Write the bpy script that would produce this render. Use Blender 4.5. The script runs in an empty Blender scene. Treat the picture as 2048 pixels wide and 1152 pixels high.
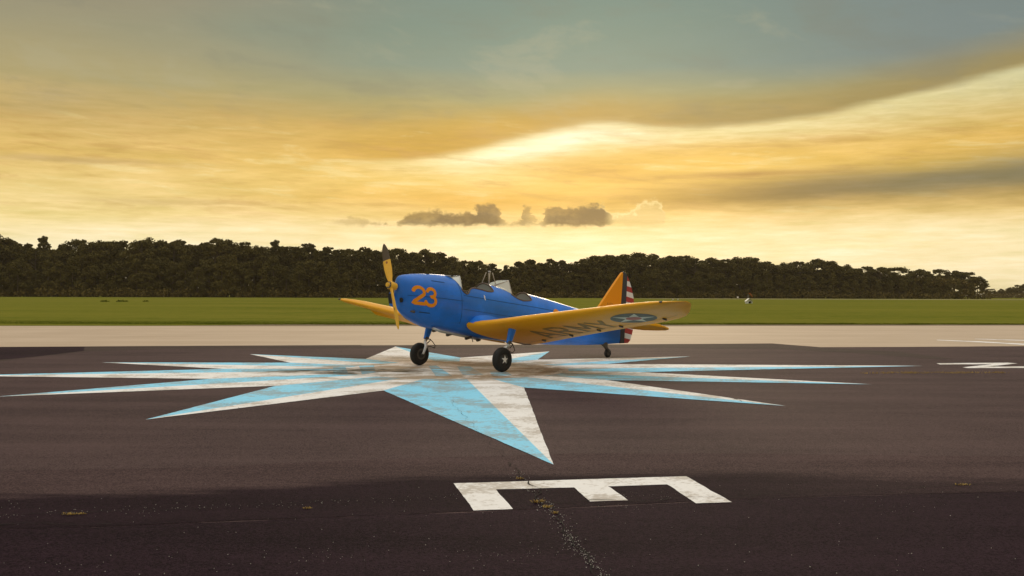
import bpy, bmesh, math, random
from math import sin, cos, pi, radians, sqrt, atan2, exp
from mathutils import Vector, Matrix, noise as mnoise

random.seed(7)
SC = bpy.context.scene
COL = SC.collection

# ------------------------------------------------------------------ camera
F_PX, Y_HOR, EYE, ROLL = 1925.0, 589.5, 1.65, 0.003      # measured on the 2048 x 1152 photograph
PITCH = math.atan((576 - Y_HOR) / F_PX)                   # positive = looking down
cam_d = bpy.data.cameras.new('camera')
cam_d.sensor_width = 36.0
cam_d.lens = F_PX / 2048 * 36.0
cam_d.clip_start, cam_d.clip_end = 0.1, 20000
cam = bpy.data.objects.new('camera', cam_d)
COL.objects.link(cam)
cam.matrix_world = (Matrix.Translation((0, 0, EYE)) @ Matrix.Rotation(pi / 2 - PITCH, 4, 'X') @ Matrix.Rotation(ROLL, 4, 'Z'))
SC.camera = cam
SC.view_settings.view_transform = 'Standard'
SC.view_settings.look = 'None'
SC.view_settings.exposure = 0.0
SC.view_settings.gamma = 1.0
SC.view_settings.use_curve_mapping = False


def srgb(r, g, b):
    f = lambda c: (c / 255 / 12.92) if c / 255 <= .04045 else ((c / 255 + .055) / 1.055) ** 2.4
    return (f(r), f(g), f(b))


# ------------------------------------------------------------------ node helper
class NT:
    """Small expression helper over a node tree."""
    def __init__(self, nt):
        self.nt = nt

    def node(self, t, **kw):
        n = self.nt.nodes.new(t)
        for k, v in kw.items():
            setattr(n, k, v)
        return n

    def put(self, sock, v):
        if isinstance(v, E):
            self.nt.links.new(v.s, sock)
        elif isinstance(v, bpy.types.NodeSocket):
            self.nt.links.new(v, sock)
        elif isinstance(v, (tuple, list)) and len(v) == 3 and sock.type == 'RGBA':
            sock.default_value = (*v, 1)
        else:
            sock.default_value = v

    def m(self, op, a, b=None, c=None, clamp=False):
        n = self.node('ShaderNodeMath', operation=op, use_clamp=clamp)
        for i, v in enumerate((a, b, c)):
            if v is not None:
                self.put(n.inputs[i], v)
        return E(self, n.outputs[0])

    def mix(self, fac, a, b):
        n = self.node('ShaderNodeMix', data_type='RGBA', clamp_factor=True)
        self.put(n.inputs[0], fac); self.put(n.inputs[6], a); self.put(n.inputs[7], b)
        return E(self, n.outputs[2])

    def vec(self, x, y, z):
        n = self.node('ShaderNodeCombineXYZ')
        for i, v in enumerate((x, y, z)):
            self.put(n.inputs[i], v)
        return E(self, n.outputs[0])

    def noise(self, v, scale, detail=4, rough=.55, dist=0.0):
        n = self.node('ShaderNodeTexNoise')
        self.put(n.inputs['Vector'], v)
        n.inputs['Scale'].default_value = scale
        n.inputs['Detail'].default_value = detail
        n.inputs['Roughness'].default_value = rough
        n.inputs['Distortion'].default_value = dist
        return E(self, n.outputs['Fac'])

    def curve(self, x, pts, x0, x1, y0, y1):
        """Piecewise smooth function through pts."""
        n = self.node('ShaderNodeFloatCurve')
        self.put(n.inputs['Value'], (x - x0) * (1 / (x1 - x0)))
        c = n.mapping.curves[0]
        q = [((a - x0) / (x1 - x0), (b - y0) / (y1 - y0)) for a, b in pts]
        c.points[0].location = q[0]; c.points[1].location = q[-1]
        for p in q[1:-1]:
            c.points.new(*p)
        n.mapping.update()
        return E(self, n.outputs[0]) * (y1 - y0) + y0

    def ramp(self, x, stops):
        n = self.node('ShaderNodeValToRGB')
        self.put(n.inputs[0], x)
        el = n.color_ramp.elements
        while len(el) < len(stops):
            el.new(.5)
        for e, (p, c) in zip(el, stops):
            e.position = p; e.color = (*c, 1)
        return E(self, n.outputs[0])

    def step(self, x, a, b):
        """smooth step from a to b"""
        n = self.node('ShaderNodeMapRange', interpolation_type='SMOOTHSTEP', clamp=True)
        self.put(n.inputs[0], x)
        n.inputs[1].default_value = a; n.inputs[2].default_value = b
        return E(self, n.outputs[0])

    def gauss(self, x, c, w):
        return self.m('EXPONENT', ((x - c) * (1 / w)) ** 2 * -1.0)


class E:
    def __init__(self, T, s):
        self.T, self.s = T, s
    def __add__(self, o): return self.T.m('ADD', self, o)
    __radd__ = __add__
    def __sub__(self, o): return self.T.m('SUBTRACT', self, o)
    def __rsub__(self, o): return self.T.m('SUBTRACT', o, self)
    def __mul__(self, o): return self.T.m('MULTIPLY', self, o)
    __rmul__ = __mul__
    def __pow__(self, o):
        return self.T.m('MULTIPLY', self, self) if o == 2 else self.T.m('POWER', self, o)
    def max(self, o): return self.T.m('MAXIMUM', self, o)
    def min(self, o): return self.T.m('MINIMUM', self, o)


# ------------------------------------------------------------------ sky
SUN_EL, SUN_AZ = radians(9.5), radians(4.5)               # azimuth measured from +Y towards +X
world = bpy.data.worlds.new('World')
SC.world = world
world.use_nodes = True
wt = world.node_tree
wt.nodes.clear()
T = NT(wt)
tc = T.node('ShaderNodeTexCoord')
sep = T.node('ShaderNodeSeparateXYZ')
wt.links.new(tc.outputs['Generated'], sep.inputs[0])
dx, dy, dz = (E(T, sep.outputs[i]) for i in range(3))
az = T.m('ARCTAN2', dx, dy)
el = T.m('ARCSINE', dz)
U = az * 1.925 + 1.024            # thousands of photograph pixels per radian, as plain angles
V0 = el * -1.925 + .5895 + az * .0055
# slow warps so nothing is ruler straight
w1 = T.noise(T.vec(U * 1.1, V0 * 5.0, 3.1), 1.6, 3, .5) - .5
w2 = T.noise(T.vec(U * 2.2, V0 * 14.0, 9.7), 2.4, 5, .6) - .5
w3 = T.noise(T.vec(U * 6.0, V0 * 60.0, 1.3), 2.0, 5, .62) - .5
V = V0 + w1 * .035 + w2 * .02
rightness = T.step(U + w1 * .5, .15, 1.05)
left_ramp = T.ramp(V * 1.4 + .1, [
    (.10, srgb(148, 140, 118)), (.24, srgb(160, 152, 120)), (.38, srgb(181, 165, 115)), (.47, srgb(212, 178, 106)),
    (.56, srgb(231, 193, 108)), (.63, srgb(238, 206, 128)), (.72, srgb(248, 222, 150)), (.79, srgb(254, 238, 190)), (.93, srgb(255, 240, 200))])
right_ramp = T.ramp(V * 1.4 + .1, [
    (.10, srgb(106, 135, 126)), (.30, srgb(122, 144, 130)), (.38, srgb(160, 156, 108)), (.45, srgb(190, 158, 72)),
    (.52, srgb(228, 180, 74)), (.60, srgb(244, 201, 98)), (.66, srgb(234, 186, 84)), (.71, srgb(240, 205, 126)), (.76, srgb(253, 233, 178)), (.93, srgb(255, 240, 196))])
col = T.mix(rightness, left_ramp, right_ramp)
# far right top leans to blue grey
col = T.mix(T.step(U, 1.2, 1.9) * T.step(V0, .24, .14) * .7, col, srgb(122, 131, 132))
# thick cloud edge running up to the right, bright streak under it
EDGE = [(.45, .345), (.65, .325), (.80, .322), (.92, .306), (1.02, .284), (1.12, .264), (1.21, .252), (1.32, .262), (1.45, .262), (1.57, .254), (1.70, .236), (1.83, .212), (2.05, .178), (2.4, .13)]
edge = T.curve(U, EDGE, .45, 2.4, .1, .4) + w2 * .022 + w3 * .004
below = V0 - edge
soft = T.step(U, .55, .85)
shade_above = T.step(below, -.085, -.004) * T.step(below, .012, -.004) * soft
dark_edge = T.mix(T.step(U, .9, 1.5), srgb(196, 152, 50), srgb(158, 138, 82))
col = T.mix(shade_above * .88, col, dark_edge)
streak_w = T.curve(U, [(.45, .02), (.85, .035), (1.0, .062), (1.18, .055), (1.35, .03), (1.6, .045), (1.85, .075), (2.4, .09)], .45, 2.4, 0, .1)
streak = T.m('EXPONENT', T.m('DIVIDE', below.max(0.0), streak_w) ** 2 * -1.0) * T.step(below, -.010, .014) * soft
streak_pow = T.curve(U, [(.45, .15), (.8, .5), (.95, .92), (1.1, 1.0), (1.25, .95), (1.45, .8), (1.7, .62), (2.4, .55)], .45, 2.4, 0, 1)
col = T.mix(streak * streak_pow * (w3 * .7 + 1.0), col, srgb(255, 243, 182))
core = T.gauss(below, .022, .02) * T.gauss(U, 1.12, .16)
col = T.mix(core * .9, col, srgb(255, 250, 214))
# warm patch below the bright streak
col = T.mix(T.gauss(U + w1 * .3, 1.22, .14) * T.gauss(V0 + w2 * .04, .345, .030) * .75, col, srgb(219, 168, 66))
col = T.mix(T.gauss(U, .98, .13) * T.gauss(V0 + w2 * .04, .405, .022) * .7, col, srgb(226, 172, 66))
w4 = T.noise(T.vec(U * 2.6 + w1 * .6, V0 * 20.0 - U * 1.2, 6.6), 1.9, 7, .66, .35)
wisps = T.step(w4, .50, .66) * T.step(V0, .20, .31) * T.step(V0, .47, .40)
col = T.mix(wisps * .42, col, srgb(196, 150, 78))
lit = T.step(w4, .46, .32) * T.step(V0, .22, .30)
col = T.mix(lit * .35, col, srgb(255, 236, 170))
# grey wedge low on the right
mid = T.curve(U, [(1.0, .40), (1.25, .397), (1.5, .392), (1.75, .384), (2.05, .372), (2.4, .355)], 1.0, 2.4, .3, .45)
wid = T.curve(U, [(1.0, .006), (1.3, .021), (1.5, .031), (1.75, .037), (2.05, .046), (2.4, .055)], 1.0, 2.4, 0, .06)
wedge = T.m('EXPONENT', T.m('DIVIDE', V0 - mid + w2 * .03, wid) ** 2 * -1.0) * T.step(U, 1.08, 1.6)
col = T.mix(wedge * .96, col, T.mix(T.step(U, 1.3, 1.9), srgb(140, 112, 58), srgb(120, 113, 84)))
col = T.mix(T.gauss(V0 + w2 * .02, .357, .006) * T.gauss(U, 1.47, .16) * .6, col, srgb(158, 112, 52))
# grey streaks low on the left
col = T.mix(T.gauss(V0 + w2 * .03, .346, .008) * T.gauss(U, .20, .17) * .55, col, srgb(186, 155, 105))
col = T.mix(T.gauss(V0 + w2 * .03, .416, .007) * T.gauss(U, .36, .16) * .4, col, srgb(196, 164, 108))
col = T.mix(T.gauss(V0 + w2 * .02, .334, .012) * T.gauss(U, .01, .035) * .5, col, srgb(243, 209, 140))
# fine streaking everywhere
w5 = T.noise(T.vec(U * 1.6, V0 * 4.2 - U * .6, 12.0), 2.2, 7, .62, .3)
col = T.mix(T.step(w5, .50, .68) * T.step(V0, .30, .20) * .30, col, srgb(120, 122, 108))
col = T.mix(T.step(w5, .47, .34) * T.step(V0, .30, .20) * .25, col, srgb(178, 172, 140))
streaks = T.m('MULTIPLY_ADD', w3, .42, 1.0)
broad = T.m('MULTIPLY_ADD', w2, .42, 1.0)
low = T.step(V0, .14, .34)
# row of small cumulus just above the trees
puff = T.noise(T.vec(U * 1.0, V0 * 1.35, .4), 26, 6, .62) - .5
puff2 = T.noise(T.vec(U, V0 * 1.2, 5.2), 60, 5, .6) - .5
tops = T.curve(U + (T.noise(T.vec(U, V0 * 1.35, 2.2), 40, 5, .65) - .5) * .045, [(.66, .447), (.70, .438), (.745, .444), (.79, .446), (.80, .440), (.835, .424), (.855, .424), (.88, .421), (.915, .424), (.945, .421), (.962, .409), (.985, .406), (.995, .412), (1.004, .430), (1.012, .441),
                     (1.03, .442), (1.043, .424), (1.056, .410), (1.066, .430), (1.074, .443), (1.076, .444), (1.085, .419), (1.11, .414), (1.14, .416), (1.17, .408), (1.20, .406), (1.215, .418), (1.228, .430), (1.24, .424), (1.27, .420), (1.30, .410), (1.318, .412), (1.33, .446)], .64, 1.36, .38, .46)
U2 = U + puff * .020 + puff2 * .010
inx = T.step(U, .655, .685) * T.step(U, 1.335, 1.325)
cbody = T.step(V0 - tops - puff * .050 - puff2 * .022, -.004, .007) * T.step(V0 + puff2 * .012 + puff * .022, .4555, .4465) * inx
hazy = T.curve(U, [(.64, .15), (.74, .45), (.80, .78), (.88, .9), (.95, .96), (.99, .95), (1.015, .5), (1.04, .66), (1.075, .5), (1.10, .95), (1.2, 1.0), (1.222, .8), (1.24, .62), (1.36, .6)], .64, 1.36, 0, 1)
cshade = T.mix(T.step(V0 - tops + puff * .05, .0, .024), srgb(122, 96, 50), srgb(90, 75, 50))
cshade = T.mix(T.step(U, 1.205, 1.235), cshade, srgb(214, 190, 126))
rimglow = T.gauss(V0 - tops - puff * .05 - puff2 * .02, .001, .0035) * T.step(U, 1.19, 1.23) * inx * .7
col = T.mix(cbody * hazy * (puff * .8 + 1.0), col, cshade)
col = T.mix(rimglow, col, srgb(250, 226, 160))
n = T.node('ShaderNodeMix', data_type='RGBA', blend_type='MULTIPLY', clamp_factor=True)
T.put(n.inputs[0], low * .9 + .1); T.put(n.inputs[6], col)
g = streaks * broad
gc = T.node('ShaderNodeCombineColor')
for i in range(3):
    T.put(gc.inputs[i], g if i < 2 else g * g)
wt.links.new(gc.outputs[0], n.inputs[7])
front = E(T, n.outputs[2])
# the rest of the dome: overcast deck brightened out of view, to light the aeroplane
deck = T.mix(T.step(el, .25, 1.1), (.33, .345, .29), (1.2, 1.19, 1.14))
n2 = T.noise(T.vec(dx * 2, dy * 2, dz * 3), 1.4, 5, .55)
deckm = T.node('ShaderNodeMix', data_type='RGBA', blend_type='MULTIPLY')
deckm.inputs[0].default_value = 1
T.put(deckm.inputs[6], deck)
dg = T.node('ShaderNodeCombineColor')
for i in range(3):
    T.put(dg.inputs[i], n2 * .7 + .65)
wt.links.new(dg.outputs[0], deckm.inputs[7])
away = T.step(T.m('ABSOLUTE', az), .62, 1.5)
rear_low = T.mix(T.step(el, .30, -.02), E(T, deckm.outputs[2]), srgb(226, 205, 168))  # low sky behind the camera kept bright to light the near side
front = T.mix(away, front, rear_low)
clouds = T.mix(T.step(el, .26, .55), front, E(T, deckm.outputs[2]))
# below the horizon: only seen in reflections
clouds = T.mix(T.step(el, -.01, -.06), clouds, (.08, .07, .05))
sky = T.node('ShaderNodeTexSky', sky_type='NISHITA', sun_disc=False, sun_elevation=SUN_EL, sun_rotation=SUN_AZ, altitude=30.0, dust_density=2.0)
bg1 = T.node('ShaderNodeBackground'); wt.links.new(sky.outputs[0], bg1.inputs[0]); bg1.inputs[1].default_value = .06
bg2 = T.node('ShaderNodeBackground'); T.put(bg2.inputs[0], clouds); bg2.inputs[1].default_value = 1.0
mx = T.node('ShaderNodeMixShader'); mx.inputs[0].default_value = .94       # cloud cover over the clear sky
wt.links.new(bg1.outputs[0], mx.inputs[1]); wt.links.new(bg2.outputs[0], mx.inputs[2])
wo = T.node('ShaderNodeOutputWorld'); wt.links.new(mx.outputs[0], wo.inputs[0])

sun_d = bpy.data.lights.new('sun', 'SUN')
sun_d.energy = 1.3
sun_d.angle = radians(18)
sun_d.color = (1.0, .80, .52)
sun = bpy.data.objects.new('sun', sun_d)
COL.objects.link(sun)
sd = Vector((sin(SUN_AZ) * cos(SUN_EL), cos(SUN_AZ) * cos(SUN_EL), sin(SUN_EL)))
sun.rotation_euler = (-sd).to_track_quat('-Z', 'Y').to_euler()
sun.location = (0, 0, 60)


def place_ray(px, py):
    x, y = px - 1024, py - 576
    cr, sr = cos(ROLL), sin(ROLL)
    x, y = (x * cr + y * sr) / F_PX, -(-x * sr + y * cr) / F_PX
    c, s = cos(PITCH), sin(PITCH)
    return x, c + s * y, -s + c * y


def gpt(px, py, z=0.0):
    """Ground point seen at a photograph pixel."""
    a, b, c = place_ray(px, py)
    t = (z - EYE) / c
    return Vector((a * t, b * t, z))


# ------------------------------------------------------------------ materials
def mat(name, base, rough=.6, spec=.5, var=.12, scale=6.0, metallic=0.0, coat=0.0, bump=0.0, bscale=80.0, extra=None):
    """Procedural Principled material: base colour varied by noise; extra(T, colour, pos) may rework the colour."""
    m = bpy.data.materials.new(name)
    m.use_nodes = True
    nt = m.node_tree
    nt.nodes.clear()
    T = NT(nt)
    tc = T.node('ShaderNodeTexCoord')
    pos = E(T, tc.outputs['Object'])
    b = T.node('ShaderNodeBsdfPrincipled')
    o = T.node('ShaderNodeOutputMaterial')
    nt.links.new(b.outputs[0], o.inputs[0])
    f = T.noise(pos, scale, 5, .6)
    c = T.mix(f, tuple(x * (1 - var) for x in base), tuple(min(1, x * (1 + var)) for x in base))
    r = rough
    if extra:
        c, r = extra(T, c, pos, rough)
    T.put(b.inputs['Base Color'], c)
    T.put(b.inputs['Roughness'], r)
    b.inputs['Specular IOR Level'].default_value = spec
    b.inputs['Metallic'].default_value = metallic
    b.inputs['Coat Weight'].default_value = coat
    b.inputs['Coat Roughness'].default_value = .12
    if bump:
        bn = T.node('ShaderNodeBump')
        bn.inputs['Strength'].default_value = bump
        bn.inputs['Distance'].default_value = .02
        T.put(bn.inputs['Height'], T.noise(pos, bscale, 4, .65))
        nt.links.new(bn.outputs[0], b.inputs['Normal'])
    return m


def xyz(T, pos):
    s = T.node('ShaderNodeSeparateXYZ')
    T.put(s.inputs[0], pos)
    return [E(T, s.outputs[i]) for i in range(3)]


def asphalt_extra(dark, light, grit):
    def f(T, c, pos, rough):
        x, y, z = xyz(T, pos)
        lanes = T.noise(T.vec(x * .12, y * 1.3, 0.0), 1.0, 5, .6)          # paver passes lie across the view
        blotch = T.noise(pos, .35, 4, .6)
        fine = T.noise(pos, 55, 3, .7)
        mid = T.noise(pos, 9, 4, .7)
        g = T.noise(pos, 150, 2, .6)
        k = lanes * .45 + blotch * .3 + mid * .25 + (fine - .5) * grit + (g - .5) * grit
        return T.mix(T.step(k, .25, .75), dark, light), rough
    return f


M = {}
M['asphalt'] = mat('weathered_asphalt', (.08, .07, .066), .85, .06, bump=.55, bscale=70,
                   extra=asphalt_extra((.034, .0200, .0208), (.116, .070, .0665), 1.25))


def edge_blend(T, pos, dark_lo, dark_hi, grit, edge_px, width, fade=None):
    """Dark seal coat whose far edge thins out raggedly into the older asphalt."""
    x, y, z = xyz(T, pos)
    pts = [gpt(a, b) for a, b in edge_px]
    ye = T.curve(x, [(p.x, p.y) for p in pts], pts[0].x, pts[-1].x, 4.0, 12.0)
    c1, _ = asphalt_extra((.034, .0200, .0208), (.116, .070, .0665), 1.25)(T, None, pos, .85)
    c2, _ = asphalt_extra(dark_lo, dark_hi, grit)(T, None, pos, .85)
    n1 = T.noise(T.vec(x * .7, y * 5.0, 3.0), 1.0, 6, .7) - .5
    k = T.step(ye - y + n1 * width * 2.2, -.25 * width, .75 * width)
    if fade:
        k = k * T.curve(x, fade, fade[0][0], fade[-1][0], 0, 1)
    return T.mix(k, c1, c2)


STRIP_EDGE = [(-300, 990), (0, 988), (240, 985), (400, 979), (560, 970), (700, 960), (900, 951), (1150, 945), (1500, 946), (1800, 952), (2350, 962)]
M['asphalt_dark'] = mat('sealed_asphalt', (.04, .03, .03), .9, .04, bump=.6, bscale=70,
                        extra=asphalt_extra((.009, .0042, .0066), (.040, .0195, .028), 1.3))
M['asphalt_near'] = mat('coarse_asphalt', (.04, .03, .03), .9, .04, bump=.7, bscale=60,
                        extra=asphalt_extra((.007, .0032, .0053), (.038, .0182, .0268), 1.4))
M['asphalt_strip'] = mat('older_asphalt', (.05, .042, .04), .85, .06, bump=.5, bscale=70,
                         extra=asphalt_extra((.036, .0235, .022), (.085, .056, .048), .9))


M['seal_coat'] = mat('ragged_seal_coat', (.04, .03, .03), .9, .04, bump=.6, bscale=70,
                     extra=lambda T, c, pos, r: (edge_blend(T, pos, (.007, .0032, .0052), (.032, .0152, .022), 1.3, STRIP_EDGE, .45, [(-5.5, 1), (1.2, 1), (3.0, .72), (7, .5)]), r))


def concrete_extra(T, c, pos, rough):
    x, y, z = xyz(T, pos)
    s = T.noise(T.vec(x * .05, y * 1.6, 0.0), 1.0, 5, .65)
    b = T.noise(pos, .25, 4, .6)
    f = T.noise(pos, 14, 3, .7)
    k = s * .55 + b * .3 + f * .15
    return T.mix(T.step(k, .3, .7), (.42, .295, .19), (.58, .43, .30)), rough


M['concrete'] = mat('taxiway_concrete', (.5, .4, .3), .8, .35, bump=.25, bscale=30, extra=concrete_extra)
M['dirt'] = mat('packed_dirt', (.17, .115, .06), .95, .2, var=.35, scale=3)


def grass_extra(T, c, pos, rough):
    x, y, z = xyz(T, pos)
    a = T.noise(T.vec(x * .014, y * .05, 0.0), 1.0, 5, .62)
    b = T.noise(T.vec(x * .6, y * .25, 0.0), 1.0, 5, .7)
    f = T.noise(T.vec(x * 3.0, y * 1.0, 0.0), 1.0, 4, .75)
    k = a * .45 + b * .3 + f * .25
    return T.ramp(k, [(.32, (.080, .095, .012)), (.48, (.158, .155, .022)), (.58, (.200, .175, .028)), (.70, (.29, .235, .045))]), rough


M['grass'] = mat('mown_grass', (.15, .16, .03), 1.0, .0, extra=grass_extra)
M['blade'] = mat('grass_blade', (.13, .145, .014), .9, .05, var=.5, scale=.9)
M['dry_blade'] = mat('dry_grass', (.42, .27, .07), .85, .2, var=.4, scale=9)


def paint_extra(base, ghost):
    """Road paint: worn, scuffed, with brown dirt that gathers around the middle of the compass rose."""
    def f(T, c, pos, rough):
        x, y, z = xyz(T, pos)
        cx, cy = ROSE_C
        r = T.m('SQRT', (x - cx) ** 2 + (y - cy) ** 2)
        near = T.step(r, 5.6, 1.8)
        st = T.noise(T.vec(x * .9, y * 1.4, 0.0), 1.0, 6, .68, .6)
        st2 = T.noise(T.vec(x * 2.5, y * 3.0, 4.0), 1.3, 6, .72)
        dirt = T.step(st + near * .17, .56, .76) * (near * .65 + .2)
        c = T.mix(dirt, c, (.30, .19, .085))
        c = T.mix(T.step(st2, .60, .78) * (near * .40 + .24), c, (.20, .155, .10))
        # wear: asphalt shows through in grains, more along scraped lines
        wear = T.noise(pos, 38, 4, .75) + (T.noise(pos, 1.7, 5, .7) - .5) * .7
        c = T.mix(T.step(wear, .70, .82) * .85, c, (.07, .058, .05))
        stain = T.noise(pos, 1.1, 5, .7) + (T.noise(pos, 16, 3, .7) - .5) * .5
        c = T.mix(T.step(stain, .45, .62) * .55, c, (.34, .25, .16))
        scr = T.noise(T.vec(x * .8, y * 14, 2.0), 1.0, 5, .7)
        c = T.mix(T.step(scr, .64, .74) * .34, c, ghost)
        # two oily patches left of the middle, dark arc where the tail wheel swings round
        oil = T.gauss(x, cx - 2.3, 1.35) * T.gauss(y + (st - .5) * 1.4, cy - .55, .62) * T.step(st2, .25, .42)
        c = T.mix(T.m('MULTIPLY', oil, 2.4, clamp=True) * (T.step(T.noise(T.vec(x * 1.3, y * 2.6, 8.0), 1.0, 6, .7), .40, .58) * .75 + .18), c, (.045, .036, .018))
        arc = T.gauss(r + (st - .5) * .9, 2.0, .55) * T.step(x, cx - 1.2, cx + .9) * .85
        c = T.mix(arc * T.step(st2, .36, .56), c, (.20, .115, .05))
        return c, rough
    return f


# ------------------------------------------------------------------ helpers for geometry
def link(name, me, material=None, parent=None, kind=None):
    o = bpy.data.objects.new(name, me)
    COL.objects.link(o)
    if material is not None:
        for mm in (material if isinstance(material, (list, tuple)) else [material]):
            me.materials.append(mm)
    if parent is not None:
        o.parent = parent
    if kind:
        o['kind'] = kind
    return o


def bm_obj(name, bm, material, parent=None, kind=None, smooth=False, angle=None):
    me = bpy.data.meshes.new(name)
    bm.normal_update()
    if angle is not None:
        smooth = True
        for e in bm.edges:
            if len(e.link_faces) == 2 and e.calc_face_angle(0) > radians(angle):
                e.smooth = False
    if smooth:
        for f in bm.faces:
            f.smooth = True
    bm.to_mesh(me)
    bm.free()
    return link(name, me, material, parent, kind)


def tag(o, label=None, cat=None, group=None, kind=None):
    for k, v in (('label', label), ('category', cat), ('group', group), ('kind', kind)):
        if v:
            o[k] = v
    return o


def empty(name, loc, rz=0.0):
    o = bpy.data.objects.new(name, None)
    o.empty_display_size = .3
    COL.objects.link(o)
    o.location = loc
    o.rotation_euler = (0, 0, rz)
    return o


def poly_bm(pts, z=None, bm=None):
    bm = bm or bmesh.new()
    vs = [bm.verts.new((p[0], p[1], p[2] if z is None else z)) for p in pts]
    f = bm.faces.new(vs)
    f.normal_update()
    if f.normal.z < 0:
        f.normal_flip()
    return bm


def jag(pts, amp, step):
    """Roughen a closed ground outline."""
    out = []
    n = len(pts)
    for i in range(n):
        a, b = pts[i], pts[(i + 1) % n]
        d = b - a
        k = max(1, min(400, int(d.length / step)))
        nrm = Vector((-d.y, d.x, 0)).normalized()
        for j in range(k):
            p = a + d * (j / k)
            if j:
                p = p + nrm * amp * (mnoise.noise(p * 1.7) + .6 * mnoise.noise(p * 6))
            out.append(p)
    return out


def tube_bm(pts, r, seg=8, bm=None, caps=True):
    bm = bm or bmesh.new()
    pts = [Vector(p) for p in pts]
    rs = r if isinstance(r, (list, tuple)) else [r] * len(pts)
    rings = []
    ref = None
    for i, p in enumerate(pts):
        d = (pts[min(i + 1, len(pts) - 1)] - pts[max(i - 1, 0)]).normalized()
        if ref is None:
            ref = d.orthogonal().normalized()
        else:
            ref = (ref - d * ref.dot(d)).normalized()
        b = d.cross(ref)
        rings.append([bm.verts.new(p + (ref * cos(t) + b * sin(t)) * rs[i]) for t in (2 * pi * k / seg for k in range(seg))])
    for a, b in zip(rings, rings[1:]):
        for k in range(seg):
            bm.faces.new((a[k], a[(k + 1) % seg], b[(k + 1) % seg], b[k]))
    if caps:
        bm.faces.new(rings[0][::-1]); bm.faces.new(rings[-1])
    return bm


def box_bm(c, s, rot=None, bm=None, bevel=0.0):
    bm2 = bmesh.new()
    bmesh.ops.create_cube(bm2, size=1)
    for v in bm2.verts:
        v.co = Vector((v.co.x * s[0], v.co.y * s[1], v.co.z * s[2]))
    if bevel:
        bmesh.ops.bevel(bm2, geom=bm2.edges[:], offset=bevel, segments=2, affect='EDGES')
    for v in bm2.verts:
        v.co = (rot @ v.co if rot else v.co) + Vector(c)
    if bm is None:
        return bm2
    vm = {}
    for v in bm2.verts:
        vm[v] = bm.verts.new(v.co)
    for f in bm2.faces:
        bm.faces.new([vm[v] for v in f.verts])
    bm2.free()
    return bm


def lathe_bm(profile, seg=32, axis='Y', center=(0, 0, 0), bm=None):
    """profile: (offset along axis, radius)"""
    bm = bm or bmesh.new()
    c = Vector(center)
    rings = []
    for a, r in profile:
        if r < 1e-6:
            p = Vector((0, a, 0)) if axis == 'Y' else Vector((a, 0, 0)) if axis == 'X' else Vector((0, 0, a))
            rings.append([bm.verts.new(c + p)])
        else:
            ring = []
            for k in range(seg):
                t = 2 * pi * k / seg
                q = (r * cos(t), a, r * sin(t)) if axis == 'Y' else (a, r * cos(t), r * sin(t)) if axis == 'X' else (r * cos(t), r * sin(t), a)
                ring.append(bm.verts.new(c + Vector(q)))
            rings.append(ring)
    for a, b in zip(rings, rings[1:]):
        for k in range(seg):
            k2 = (k + 1) % seg
            q = [a[k % len(a)], a[k2 % len(a)], b[k2 % len(b)], b[k % len(b)]]
            u = []
            for v in q:
                if v not in u:
                    u.append(v)
            if len(u) > 2:
                bm.faces.new(u)
    bmesh.ops.recalc_face_normals(bm, faces=bm.faces[:])
    return bm


def interp(x, xs, ys):
    if xs[0] > xs[-1]:
        xs, ys = xs[::-1], ys[::-1]
    if x <= xs[0]: return ys[0]
    for i in range(len(xs) - 1):
        if x <= xs[i + 1]:
            t = (x - xs[i]) / (xs[i + 1] - xs[i])
            return ys[i] + (ys[i + 1] - ys[i]) * t
    return ys[-1]


def sinterp(x, xs, ys):
    """Catmull-Rom flavoured interpolation for smooth body lines."""
    if xs[0] > xs[-1]:
        xs, ys = xs[::-1], ys[::-1]
    if x <= xs[0]: return ys[0]
    if x >= xs[-1]: return ys[-1]
    n = len(xs)
    sl = []
    for i in range(n):
        if i == 0: sl.append((ys[1] - ys[0]) / (xs[1] - xs[0]))
        elif i == n - 1: sl.append((ys[-1] - ys[-2]) / (xs[-1] - xs[-2]))
        else:
            a = (ys[i] - ys[i - 1]) / (xs[i] - xs[i - 1]); b = (ys[i + 1] - ys[i]) / (xs[i + 1] - xs[i])
            sl.append(0 if a * b <= 0 else 2 * a * b / (a + b))
    for i in range(n - 1):
        if x <= xs[i + 1]:
            h = xs[i + 1] - xs[i]; t = (x - xs[i]) / h
            return ((2 * t ** 3 - 3 * t * t + 1) * ys[i] + (t ** 3 - 2 * t * t + t) * h * sl[i] + (-2 * t ** 3 + 3 * t * t) * ys[i + 1] + (t ** 3 - t * t) * h * sl[i + 1])


# ------------------------------------------------------------------ ground, taxiway, apron
ROSE_C = tuple(gpt(914, 739.5)[:2])
gb = poly_bm([Vector(p) for p in ((-4000, -300, -.004), (4000, -300, -.004), (4000, 9000, -.004), (-4000, 9000, -.004))])
link_ground = bm_obj('ground', gb, M['grass'], kind='structure')

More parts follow.
